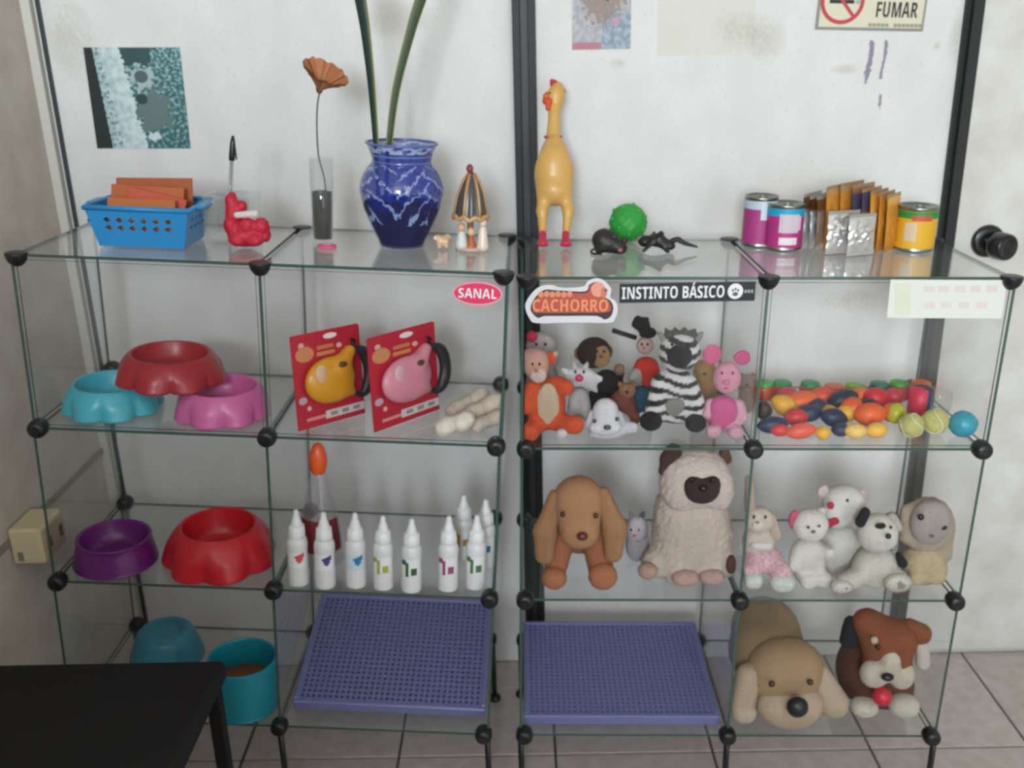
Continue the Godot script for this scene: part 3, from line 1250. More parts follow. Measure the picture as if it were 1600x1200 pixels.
	for k in 6:
		var g0 = TAU * k / 6.0 + 0.2
		var sp = mb()
		var rows = []
		for a in 8:
			var row = []
			for b in 9:
				var s = a / 7.0
				var g = g0 + (b / 8.0 - 0.5) * 1.45
				var lift = 0.046 * s - 0.010 * s * s + 0.0022 * sin(b * 2.3 + k) * s
				var rad = 0.004 + 0.037 * s * (1.0 - 0.18 * pow(absf(b / 8.0 - 0.5) * 2.0, 2.0))
				row.append(root + axis * lift + (e1 * cos(g) * 1.0 + e2 * sin(g) * 0.8) * rad)
			rows.append(row)
		for a in 7:
			for b in 8:
				for s in [0.0, 0.0012]:
					var off = axis * -s
					quad(sp, rows[a][b] + off, rows[a][b + 1] + off, rows[a + 1][b + 1] + off, rows[a + 1][b] + off)
		obj("petal", done(sp), mat(["ad7049", "a56842", "b57a52"][k % 3], 0.85), fl)
	obj("sepal", ball(Vector3(0.006, 0.008, 0.006), root), mat("6b4a2e", 0.8), fl)
	# small pink oval lying on the glass
	var pk = thing("pink_eraser", "small pink oval eraser lying before the tall glass", "eraser", spot(UL, 0, 511, 387), UL.b)
	obj("body", lathe(rounded([[0.0, 0.0], [0.9, 0.0], [1.0, 0.3], [0.9, 0.9], [0.0, 1.0]], 4), 28, Transform3D(Basis.from_scale(Vector3(0.0165, 0.006, 0.013)), Vector3.ZERO)), mat("e0577f", 0.5), pk)
	obj("pale_print", lathe(prof([[0.0, 0.0063], [0.009, 0.0063], [0.009, 0.0058]]), 20, Transform3D(Basis.from_scale(Vector3(1, 1, 0.6)), Vector3.ZERO)), mat("eebccb", 0.6), pk)
	build_vase()
	# little nativity: ribbed cone on figures
	cur = thing("nativity_ornament", "ceramic nativity ornament with ribbed dark and gold cone roof", "ornament", spot(UL, 0, 735, 391))
	cur_up = up
	cur_z = cur.position.z - 0.012
	set_cell(UL, 0)
	var cp = ppm(cur.position)
	var ct = P(735, 338, 0)
	var tip = P(734, 268, 0)
	var chh = (tip - ct).length()
	var cone = lathe(rounded([[25.0 / cp, 0.0], [23.0 / cp, chh * 0.22], [19.0 / cp, chh * 0.5], [12.0 / cp, chh * 0.78], [5.0 / cp, chh * 0.95], [3.0 / cp, chh]], 3), 48, Transform3D(UL.b, ct), func(a, t, r, y): return r * (1.0 + 0.05 * sin(a * 12.0)))
	obj("cone_roof", cone, mat("4d4a4a", 0.3, "plastic"), cur)
	for k in 6:
		var g = TAU * k / 6.0 + 0.15
		var pts = []
		for q in [[25.5, 0.0], [23.6, 0.22], [19.8, 0.5], [12.8, 0.78], [5.5, 0.95]]:
			pts.append(ct + UL.b * Vector3(q[0] / cp * cos(g), q[1] * chh, -q[0] / cp * sin(g)))
		obj("gold_rib", tube(pts, 0.0030, 6), mat("b98f5f", 0.3, "plastic"), cur)
	var rim = []
	for k in 40:
		var g = TAU * k / 40.0
		rim.append(ct + UL.b * Vector3(26.0 / cp * cos(g), 0.003 * sin(g * 9.0), -26.0 / cp * sin(g)))
	obj("scalloped_rim", tube(rim, 0.0042, 8, 1.0, Vector3.UP, true), mat("c9a070", 0.35, "plastic"), cur)
	obj("finial", lathe(rounded([[0.0, -0.012], [0.004, -0.010], [0.0035, -0.002], [0.0065, 0.004], [0.004, 0.011], [0.0, 0.013]], 4), 16, Transform3D(UL.b, tip)), mat("8a4038", 0.4), cur)
	obj("centre_post", tube([P(735, 384, -0.010), P(735, 336, -0.010)], 0.006, 10), mat("8d6a52", 0.6), cur)
	obj("ground_slab", lathe(prof([[0.0, 0.0], [0.028, 0.0], [0.027, 0.005], [0.0, 0.006]]), 28, Transform3D(UL.b, Vector3(0, 0.0004, -0.012))), mat("c9b09a", 0.5), cur)
	for a in [[721, 387, 355, 10, "d8dcd8", "e0b694"], [736, 390, 362, 8, "b4623f", "e3bb98"], [754, 390, 348, 10, "e6d6c8", "efd9c4"]]:
		var fp = P(a[0], a[2], 0.012)
		var ft = P(a[0], a[1], 0.012)
		var fg = obj("kneeling_figure", blob([C(a[0], a[1] - 5, 0.012, a[3], a[0], a[2] + 10, 0.010, a[3] * 0.62)], 0.002, 0.004, 0.0004, null, Vector3.ZERO, up), mat(a[4], 0.35, "plastic"), cur)
		obj("figure_head", ball(Vector3(0.0068, 0.0078, 0.0068), fp), mat(a[5], 0.4), fg)
	cur = thing("sheep_figurine", "tiny glazed beige sheep figurine beside the blue vase", "figurine", spot(UL, 0, 691, 388))
	cur_up = up
	cur_z = cur.position.z
	set_cell(UL, 0)
	obj("body", blob([E(692, 377, 0, 11, 9, 9), E(684, 372, 0.004, 6, 6, 6), C(686, 386, 0.006, 3, 686, 378, 0.006, 3), C(698, 386, 0.006, 3, 698, 378, 0.006, 3), E(700, 370, -0.004, 5, 5, 5)], 0.0018, 0.004, 0.0007, null, Vector3.ZERO, up), mat("dcb997", 0.3, "plastic"), cur)
	obj("face", ball(Vector3(0.0035, 0.004, 0.0035), P(680, 372, 0.008)), mat("f0e4d6", 0.35), cur)


func build_vase():
	var up: Vector3 = UL.b.y
	var at = spot(UL, 0, 628, 383)
	var s = 1.0 / ppm(at)
	var t = thing("glass_vase", "round blue glass vase with white brushed pattern, filled with dark soil", "vase", at + up * 0.0008, UL.b)
	var H = 155.0 * s
	var pr = rounded([[0.0, 0.0], [33 * s, 0.0], [37 * s, 6 * s], [52 * s, 38 * s], [63 * s, 74 * s], [64 * s, 92 * s], [56 * s, 114 * s], [46 * s, 126 * s], [46 * s, 134 * s], [51 * s, 148 * s], [54.5 * s, H]], 5)
	var outer = pr.duplicate()
	for k in range(pr.size() - 1, 4, -1):
		pass
	var img = Image.create(512, 256, false, Image.FORMAT_RGBA8)
	var n = FastNoiseLite.new()
	n.seed = 31
	n.frequency = 0.05
	for j in 256:
		for i in 512:
			# j from top (rim) to bottom
			var y = 1.0 - (j + 0.5) / 256.0
			var a = n.get_noise_2d(i * 1.2, j * 1.2)
			# blue stain on the upper glass, almost clear below its ragged edge, blue again at the foot
			var c = Color(0.10, 0.15, 0.56, 0.66).lerp(Color(0.18, 0.27, 0.66, 0.70), clampf(0.5 + a * 1.2, 0, 1))
			if y < 0.40 + 0.10 * a + 0.03 * sin(i * 0.05) and y > 0.10:
				c.a = 0.22
			# brushed white hatching on the rim and the belly
			var w1 = absf(fposmod(i * 0.020 + j * 0.036 + a * 0.35 + 0.3 * sin(i * 0.03), 1.0) - 0.5)
			var w2 = absf(fposmod(i * 0.017 - j * 0.030 + a * 0.3, 1.0) - 0.5)
			if y > 0.86 and (w1 < 0.2 or w2 < 0.17):
				c = Color(0.66, 0.72, 0.84, 0.9)
			if y > 0.30 and y < 0.70:
				var seg = fposmod(i / 128.0, 1.0)
				if (w1 < 0.10 and seg < 0.55) or (w2 < 0.09 and seg > 0.45 and a > -0.2):
					c = Color(0.58, 0.65, 0.82, 0.85)
			if absf(y - 0.735) < 0.010 or absf(y - 0.83) < 0.008:
				c = Color(0.42, 0.50, 0.74, 0.88)
			img.set_pixel(i, j, c)
	var m = StandardMaterial3D.new()
	m.albedo_texture = ImageTexture.create_from_image(img)
	m.roughness = 0.12
	m.transparency = BaseMaterial3D.TRANSPARENCY_ALPHA
	m.clearcoat_enabled = true
	m.clearcoat = 0.6
	m.clearcoat_roughness = 0.05
	obj("vase_wall", lathe(outer, 56), m, t)
	obj("rim_bead", tube(range(40).map(func(k): return Vector3(54.0 * s * cos(TAU * k / 40.0), H, -54.0 * s * sin(TAU * k / 40.0))), 0.0022, 8, 1.0, Vector3.UP, true), mat("5a6da8", 0.12, "plastic"), t)
	obj("soil", lathe(rounded([[0.0, 0.003], [31 * s, 0.003], [35 * s, 8 * s], [49 * s, 38 * s], [58 * s, 66 * s], [30 * s, 72 * s], [0.0, 70 * s]], 4), 32), mat("241d1d", 0.95), t)
	# two long sword leaves growing out of it
	for a in [[[593, 330], [589, 270], [587, 224], [580, 133], [571, 52], [563, 0], [552, -60], [546, -105]], [[603, 330], [605, 270], [608, 224], [619, 140], [641, 52], [657, 0], [680, -70], [690, -100]]]:
		var left: bool = a[0][0] < 600
		var lf = thing("sword_leaf", "dark upright sword leaf leaning towards the teal photo print" if left else "slender yellow edged sword leaf leaning towards the black post", "leaf", at + up * 0.06, Basis.IDENTITY, "leaves in the blue vase")
		var pts = []
		for q in a:
			pts.append(oz(q[0], q[1], at.z + (0.012 if left else -0.004)) - lf.position)
		pts = smooth_path(pts, 4)
		var rr = []
		for k in pts.size():
			var f = float(k) / (pts.size() - 1)
			rr.append((4.5 + (9.5 if left else 8.0) * sin(f * PI * 0.62) * f * 1.2 if f < 0.82 else 12.0 * (1.0 - f) / 0.18 + 0.6) * s * 0.72)
		obj("blade", tube(pts, rr, 12, 0.22, Vector3(1, 0, 0.35 if left else -0.3)), mat("1d3129" if left else "34452a", 0.45), lf)
		for sd in [-1.0, 1.0]:
			if left and sd < 0:
				continue
			var ed = []
			for k in pts.size():
				ed.append(pts[k] + Vector3(1, 0, 0.35 if left else -0.3).normalized() * (rr[k] * sd))
			obj("yellow_margin", tube(ed, 0.0011, 6), mat("8d8b3c", 0.5), lf)


# ---------------------------------------------------------------- things on top of the plush unit
func pouch_mesh(w, h, t, top: Color, low: Color, split: float, crumple := 0.0022) -> ArrayMesh:
	var N = 14
	var M = 20
	var vs = PackedVector3Array()
	var cs = PackedColorArray()
	var ns = PackedVector3Array()
	var ix = PackedInt32Array()
	for s in [1.0, -1.0]:
		var o = vs.size()
		for j in M + 1:
			for i in N + 1:
				var x = i / float(N) * 2.0 - 1.0
				var y = j / float(M)
				var yy = clampf((y - 0.06) / 0.84, 0.0, 1.0)
				var bulge = pow(maxf(1.0 - x * x, 0.0), 0.55) * pow(maxf(sin(yy * PI), 0.0), 0.6)
				var wr = (0.0016 * sin(x * 9.0 + y * 23.0) + crumple * nz.get_noise_2d(x * 3.0 + w * 900.0, y * 5.0 + h * 700.0)) * bulge
				vs.append(Vector3(x * w * 0.5 * (1.0 - 0.05 * sin(yy * PI)), y * h, s * (0.0006 + bulge * t * 0.5 + wr)))
				cs.append(top if y > split else low)
				ns.append(Vector3.ZERO)
		for j in M:
			for i in N:
				var a = o + j * (N + 1) + i
				var q = [a, a + N + 2, a + 1, a, a + N + 1, a + N + 2] if s > 0 else [a, a + 1, a + N + 2, a, a + N + 2, a + N + 1]
				ix.append_array(q)
	for k in range(0, ix.size(), 3):
		var n = (vs[ix[k + 2]] - vs[ix[k]]).cross(vs[ix[k + 1]] - vs[ix[k]])
		for q in 3:
			ns[ix[k + q]] += n
	for k in ns.size():
		ns[k] = ns[k].normalized()
	var arr = []
	arr.resize(Mesh.ARRAY_MAX)
	arr[Mesh.ARRAY_VERTEX] = vs
	arr[Mesh.ARRAY_NORMAL] = ns
	arr[Mesh.ARRAY_COLOR] = cs
	arr[Mesh.ARRAY_INDEX] = ix
	var me = ArrayMesh.new()
	me.add_surface_from_arrays(Mesh.PRIMITIVE_TRIANGLES, arr)
	return me


func tin(label, u, v, r, h, body, band, band2, kind):
	var at = spot(UR, 0, u, v)
	var s = 1.0 / ppm(at)
	at.z -= r * s
	at = Vector3(at.x, (on_plane(u, v, uloc(UR, 0, GT * 0.5, 0), UR.b.y)).y, at.z)
	var t = thing("food_can", label, "can", at + UR.b.y * 0.0006, UR.b, "pet food cans on the top shelf")
	var R: float = r * s
	var H: float = h * s
	obj("can_body", lathe(prof([[0.0, 0.0], [R * 0.97, 0.0], [R, 0.002], [R, 0.004], [R * 0.985, 0.005], [R * 0.985, H - 0.005], [R, H - 0.004], [R, H], [R * 0.95, H], [R * 0.95, H - 0.004], [0.0, H - 0.004]]), 40), mat("9aa29a", 0.3, "metal"), t)
	obj("paper_label", lathe(prof([[R * 0.992, 0.006], [R * 0.992, H - 0.007]]), 40), mat(body, 0.45), t)
	obj("label_band", lathe(prof([[R * 0.998, H - 0.007 - H * 0.17], [R * 0.998, H - 0.0075]]), 40), mat(band, 0.45), t)
	obj("ring_pull", tube(range(20).map(func(k): return Vector3(0.010 * cos(TAU * k / 20.0), H - 0.001, -0.010 * sin(TAU * k / 20.0) + 0.008)), 0.0012, 6, 1.0, Vector3.UP, true), mat("aab0aa", 0.3, "metal"), t)
	for q in band2:
		var g0: float = -PI / 2 + q[0] - q[1]
		obj("label_print", lathe(prof([[R * 1.003, H * q[2]], [R * 1.003, H * q[3]]]), 8, Transform3D.IDENTITY, null, g0, g0 + 2.0 * q[1]), mat(q[4], 0.45), t)


func build_top_right():
	var up: Vector3 = UR.b.y
	# rubber chicken leaning back on the wall post
	cur = thing("rubber_chicken", "yellow rubber chicken toy with red comb and red feet leaning on the wall", "rubber toy", spot(UR, 0, 866, 385))
	cur_up = up
	cur_z = cur.position.z
	set_cell(UR, 0)
	var lean = func(v): return -0.135 * clampf((385.0 - v) / 250.0, 0.0, 1.0)
	var EE = func(u, v, ru, rv, rz): return E(u, v, lean.call(v), ru, rv, rz)
	var CC = func(u1, v1, r1, u2, v2, r2): return C(u1, v1, lean.call(v1), r1, u2, v2, lean.call(v2), r2)
	var yellow = mat("d6a85c", 0.45, "plastic")
	obj("body", blob([EE.call(866, 274, 31, 48, 25), EE.call(866, 244, 22, 30, 19), CC.call(866, 232, 15, 865, 205, 9.5), CC.call(865, 205, 9.5, 866, 172, 9.5), EE.call(868, 153, 14, 19, 13), EE.call(872, 142, 10, 14, 10), CC.call(851, 305, 12, 847, 330, 8), CC.call(847, 330, 8, 848, 368, 6), CC.call(882, 305, 12, 888, 330, 8), CC.call(888, 330, 8, 884, 368, 6), EE.call(866, 296, 27, 24, 24)], 0.003, 0.008, 0.0003), yellow, cur)
	var red = mat("c8303c", 0.42, "plastic")
	obj("comb", blob([CC.call(866, 132, 6, 862, 126, 3), CC.call(868, 134, 6, 879, 142, 5), CC.call(866, 131, 6, 873, 136, 6)], 0.0018, 0.004), red, cur)
	obj("wattle", blob([C(855, 148, lean.call(148.0) + 0.006, 5, 853, 158, lean.call(158.0) + 0.008, 6), C(858, 158, lean.call(158.0) + 0.010, 5.5, 856, 169, lean.call(169.0) + 0.010, 4), CC.call(864, 164, 4, 868, 168, 2.5)], 0.0018, 0.003), mat("cf4a2c", 0.42, "plastic"), cur)
	bead("beak", 853, 150, lean.call(150.0) + 0.012, 5, 4, "d8642c", 0.4)
	bead("eye", 861, 146, lean.call(146.0) + 0.013, 2.6, 2.6, "231c1a", 0.2)
	var nk = P(864.5, 214, lean.call(214.0))
	obj("neck_band", tube(range(24).map(func(k): return nk + Vector3(0.0150 * cos(TAU * k / 24.0), 0, 0.0150 * sin(TAU * k / 24.0))), 0.0030, 8, 1.0, Vector3.UP, true), red, cur)
	for sd in [[842, 848, 854], [878, 884, 890]]:
		obj("foot", blob([C(sd[1], 366, 0.0, 6, sd[1], 380, 0.012, 6), C(sd[1], 378, 0.010, 5, sd[0], 382, 0.020, 3.5), C(sd[1], 378, 0.010, 5, sd[2], 382, 0.020, 3.5)], 0.002, 0.004, 0.0, null, Vector3.ZERO, up), mat("c02848", 0.45, "plastic"), cur)
	# green knobbly ball
	var gb = spot(UR, 0, 981, 377)
	var gs = 1.0 / ppm(gb)
	var g = thing("knobbly_ball", "bright green knobbly rubber ball behind the black rubber toys", "ball", gb, Basis.IDENTITY)
	var gr = 29.0 * gs
	var st = mb()
	var pf = []
	for i in 33:
		var a = -PI / 2 + PI * i / 32.0
		pf.append(Vector2(maxf(cos(a), 0.0) * gr, sin(a) * gr + gr * 1.02))
	add_lathe(st, pf, 48, Transform3D.IDENTITY, func(a, t, r, y): return r * (1.0 + 0.035 * sin(a * 9.0) * sin(t * PI * 9.0)))
	obj("body", done(st), mat("2f9c3c", 0.5), g)
	for k in 26:
		var yy = 1.0 - (k + 0.5) / 13.0
		var rr = sqrt(1.0 - yy * yy)
		var d = Vector3(rr * cos(k * 2.39996), yy, rr * sin(k * 2.39996))
		obj("nub", ball(Vector3.ONE * 0.0034, Vector3(0, gr * 1.02, 0) + d * gr, 10), mat("38a844", 0.5), g)
	# black rubber rat and a sprawling black lizard
	cur = thing("rubber_rat", "plump black rubber rat toy with pink nose", "rubber toy", spot(UR, 0, 952, 395))
	cur_up = up
	cur_z = cur.position.z
	set_cell(UR, 0)
	var blk = mat("26221f", 0.5)
	obj("body", blob([E(943, 375, 0, 18, 18, 17), E(956, 382, 0.006, 16, 13, 13), E(970, 388, 0.012, 10, 9, 9), C(935, 391, 0.010, 5, 940, 384, 0.006, 6)], 0.0025, 0.010, 0.001, null, Vector3.ZERO, up), blk, cur)
	for q in [[960, 370], [976, 376]]:
		bead("ear", q[0], q[1], 0.010, 5, 5, "342a28", 0.5)
	bead("nose", 969, 391, 0.022, 4, 3.5, "a8606a", 0.4)
	obj("tail", tube(smooth_path([P(930, 388, -0.01), P(924, 392, 0.0), P(926, 396, 0.012), P(940, 397, 0.02)], 4), 0.002, 8), blk, cur)
	cur = thing("rubber_lizard", "sprawling black rubber lizard toy with long tail", "rubber toy", spot(UR, 0, 1035, 392))
	cur_up = up
	cur_z = cur.position.z
	set_cell(UR, 0)
	var liz = mat("1d1c1b", 0.45)
	obj("body", blob([C(1008, 376, -0.01, 8, 1030, 376, 0.0, 9), C(1030, 376, 0, 9, 1048, 384, 0.004, 7), C(1030, 370, 0, 6, 1033, 364, 0.0, 4), E(1006, 378, -0.008, 9, 7, 8), C(1018, 380, 0.004, 4, 1006, 392, 0.012, 3), C(1036, 384, 0.006, 4, 1044, 394, 0.016, 3), C(1020, 372, -0.008, 4, 1022, 364, -0.014, 3)], 0.0025, 0.006, 0.001, null, Vector3.ZERO, up), liz, cur)
	obj("tail", tube(smooth_path([P(1044, 381, 0.002), P(1058, 374, 0.0), P(1070, 380, 0.002), P(1090, 386, 0.004)], 5), [0.006, 0.006, 0.006, 0.0055, 0.005, 0.005, 0.005, 0.0048, 0.0045, 0.004, 0.004, 0.0036, 0.003, 0.0026, 0.002, 0.0015], 8), liz, cur)
	# cans
	tin("magenta and pale blue food can half hidden behind another can", 1190, 387, 26, 78, "a83a80", "b9cbd6", [[0.1, 0.3, 0.55, 0.9, "c9d6de"]], 0)
	tin("magenta food can with turquoise band standing in front", 1230, 393, 29, 72, "b4347f", "16a3cb", [[0.0, 0.55, 0.40, 0.80, "cbbfc6"], [0.0, 0.5, 0.14, 0.30, "e8dce2"], [0.5, 0.22, 0.45, 0.75, "d9c4d2"]], 0)
	tin("yellow food can with green band beside the black door post", 1438, 395, 31, 70, "e2ad2c", "2f8a3e", [[-0.1, 0.5, 0.70, 0.82, "c8503a"], [-0.62, 0.30, 0.25, 0.66, "d9c0a4"]], 0)
	# pouches filed one behind the other
	var silver = mesh_mat_pouch()
	var S = Color(0.82, 0.82, 0.82)
	var brown = Color(0.36, 0.17, 0.08)
	var tan_ = Color(0.50, 0.30, 0.15)
	var gold = Color(0.62, 0.27, 0.04)
	var gold2 = Color(0.76, 0.38, 0.06)
	var navy = Color(0.10, 0.08, 0.16)
	var list = [[1270, 388, 84, 58, tan_, S, 0.74, 60, "brown topped silver pouch next to the magenta can"],
		[1281, 389, 82, 58, brown, S, 0.74, 58, "dark brown topped silver pouch, second after the magenta can"],
		[1292, 390, 82, 58, tan_, S, 0.74, 56, "light brown topped silver pouch, third after the magenta can"],
		[1307, 391, 98, 62, tan_, gold, 0.86, 54, "tall tan pouch with orange body behind the crumpled silver pouches"],
		[1314, 396, 66, 58, S, S, 0.5, 18, "shiny crumpled silver pouch facing out, darker of the two"],
		[1343, 399, 64, 52, S, S, 0.5, 22, "shiny crumpled silver pouch facing out beside the orange pouches"],
		[1330, 388, 100, 66, tan_, gold, 0.88, 52, "tallest tan topped pouch in the middle of the row"],
		[1348, 389, 98, 66, brown, navy, 0.86, 54, "pouch with navy stripe and brown top"],
		[1361, 391, 94, 62, navy, gold, 0.60, 56, "pouch with navy upper half and orange base"],
		[1373, 392, 92, 60, gold2, gold2, 0.5, 58, "bright golden pouch after the navy striped ones"],
		[1385, 393, 90, 58, gold, gold, 0.5, 60, "burnt orange pouch, last but one before the yellow can"],
		[1396, 394, 88, 54, gold2, gold, 0.8, 62, "golden orange pouch next to the yellow can"]]
	for a in list:
		var at = spot(UR, 0, a[0], a[1])
		if a[7] > 30:
			at.z -= 0.018
			at = on_plane_y(at)
		var s = 1.0 / ppm(at)
		var metal: bool = a[7] < 30 or a[5] == S
		var o = thing("foil_pouch", a[8], "pouch", at + up * 0.0006, UR.b * Basis(Vector3.UP, deg_to_rad(a[7] * (0.8 if a[7] > 30 else 1.0))) * Basis(Vector3.RIGHT, -0.05), "pet food pouches filed on the top shelf")
		obj("foil", pouch_mesh(a[3] * s, a[2] * s, 0.0075, a[4], a[5], a[6], 0.008 if a[7] < 30 else 0.002), silver if metal else mat("ffffff", 0.38, "vertex"), o)
		obj("top_seal", box(Vector3(a[3] * s, 5.0 * s, 0.0016), 0.0, Vector3(0, (a[2] - 2.5) * s, 0)), mat("a78560" if not metal else "a09a92", 0.4), o)


func on_plane_y(p: Vector3) -> Vector3:
	# drops a point on to the top shelf of the plush unit
	var q = uloc(UR, 0, GT * 0.5, 0)
	var n: Vector3 = UR.b.y
	return Vector3(p.x, q.y - ((p.x - q.x) * n.x + (p.z - q.z) * n.z) / n.y, p.z)


func mesh_mat_pouch():
	var m = mat("ffffff", 0.22, "vmetal")
	return m


# ---------------------------------------------------------------- bowls
func bowl(label, at: Vector3, up_b: Basis, R, r, H, hex, lobes, turn := 0.0, amp := 0.12):
	var t = thing("pet_bowl", label, "bowl", at, up_b * Basis(Vector3.UP, turn), "plastic pet bowls on the glass shelves")
	var m = mat(hex, 0.38, "plastic")
	var pr = rounded([[R * 0.96, 0.0], [R, 0.003], [R * 0.985, H * 0.14], [lerpf(R, r, 0.42), H * 0.45], [lerpf(R, r, 0.82), H * 0.80], [r * 1.02, H * 0.965], [r * 0.985, H], [r * 0.93, H * 0.975]], 5)
	if lobes > 0:
		# the flower bowls bulge outwards between foot and rim
		pr = rounded([[R * 0.96, 0.0], [R, 0.003], [R * 0.985, H * 0.22], [lerpf(R, r, 0.22), H * 0.52], [lerpf(R, r, 0.58), H * 0.80], [r * 1.03, H * 0.965], [r * 0.985, H], [r * 0.93, H * 0.97]], 5)
	var wob = func(a, f, rr, y):
		var w = pow(1.0 - clampf(y / H, 0.0, 1.0), 1.2)
		return rr * (1.0 + amp * w * (pow(absf(sin(lobes * a * 0.5)), 0.7) * 1.5 - 1.0)) if lobes > 0 else rr
	obj("outer_wall", lathe(pr, 96 if lobes > 0 else 48, Transform3D.IDENTITY, wob), m, t)
	obj("basin", lathe(rounded([[r * 0.93, H * 0.975], [r * 0.88, H * 0.72], [r * 0.78, H * 0.42], [r * 0.60, H * 0.28], [0.0, H * 0.24]].duplicate(), 4), 48), m, t)
	return t


func build_bowls():
	var B: Basis = UL.b
	var a = spot(UL, 1, 178, 636)
	var s = 1.0 / ppm(a)
	bowl("turquoise flower shaped pet bowl under the stacked red bowl", a, B, 72 * s, 56 * s, 43 * s, "4bb9cc", 8, 0.1)
	var b = spot(UL, 1, 350, 645)
	bowl("pink flower shaped pet bowl beside the glass divider", b, B, 72 * s, 55 * s, 46 * s, "d86aa8", 8, 0.25)
	var c = spot(UL, 1, 268, 591, 48.5 * s)
	bowl("dark red pet bowl stacked on the turquoise and pink bowls", c, B * Basis(Vector3.BACK, -0.03), 80 * s, 60 * s, 43 * s, "a81f2c", 8, 0.3)
	var d = spot(UL, 2, 182, 876)
	s = 1.0 / ppm(d)
	var pb = bowl("purple round pet bowl with plain flared base", d, B, 63 * s, 54 * s, 44 * s, "6a1f72", 0)
	obj("rim_lip", tube(range(40).map(func(k): return Vector3(54.0 * s * cos(TAU * k / 40.0), 43.0 * s, -54.0 * s * sin(TAU * k / 40.0))), 0.0022, 8, 1.0, Vector3.UP, true), mat("6a1f72", 0.38, "plastic"), pb)
	var e = spot(UL, 2, 345, 872)
	s = 1.0 / ppm(e)
	bowl("large bright red flower shaped pet bowl next to the purple bowl", e, B, 83 * s, 58 * s, 60 * s, "cc1f2e", 7, 0.2, 0.12)
	# lowest shelf: an upturned bowl at the back and a turquoise tub with kibble
	var f = spot(UL, 3, 262, 1024)
	s = 1.0 / ppm(f)
	var up_ = thing("pet_bowl", "dull turquoise pet bowl turned upside down behind the tub", "bowl", f, B, "plastic pet bowls on the glass shelves")
	obj("outer_wall", lathe(rounded([[54 * s, 0.0], [56 * s, 0.003], [50 * s, 22 * s], [43 * s, 40 * s], [36 * s, 47 * s], [26 * s, 48 * s], [24 * s, 44 * s], [0.0, 44 * s]], 4), 48), mat("3f8ea6", 0.4, "plastic"), up_)
	obj("foot_ring", tube(range(36).map(func(k): return Vector3(31.0 * s * cos(TAU * k / 36.0), 48.0 * s, -31.0 * s * sin(TAU * k / 36.0))), 0.003, 8, 1.0, Vector3.UP, true), mat("3f8ea6", 0.4, "plastic"), up_)
	var g = spot(UL, 3, 383, 1099)
	s = 1.0 / ppm(g)
	var tb = thing("feeding_tub", "deep turquoise feeding tub with brown kibble behind the black table", "tub", g, B)
	var R = 51.0 * s
	var H = 84.0 * s
	obj("tub_wall", lathe(rounded([[0.0, 0.0], [R * 0.93, 0.0], [R * 0.96, 0.004], [R, H * 0.5], [R * 1.02, H * 0.97], [R * 1.0, H], [R * 0.95, H * 0.97], [R * 0.92, H * 0.4], [R * 0.85, 0.006], [0.0, 0.005]], 4), 48), mat("1793a8", 0.4, "plastic"), tb)
	var kb = obj("kibble", lathe(rounded([[R * 0.915, H * 0.48], [R * 0.7, H * 0.53], [R * 0.4, H * 0.55], [0.0, H * 0.56]], 4), 32, Transform3D.IDENTITY, func(a2, t2, r2, y2): return r2 * (1.0 + 0.03 * sin(a2 * 17.0 + r2 * 500.0))), mat("8a5a38", 0.9), tb)
	kb.set_meta("kind", "stuff")


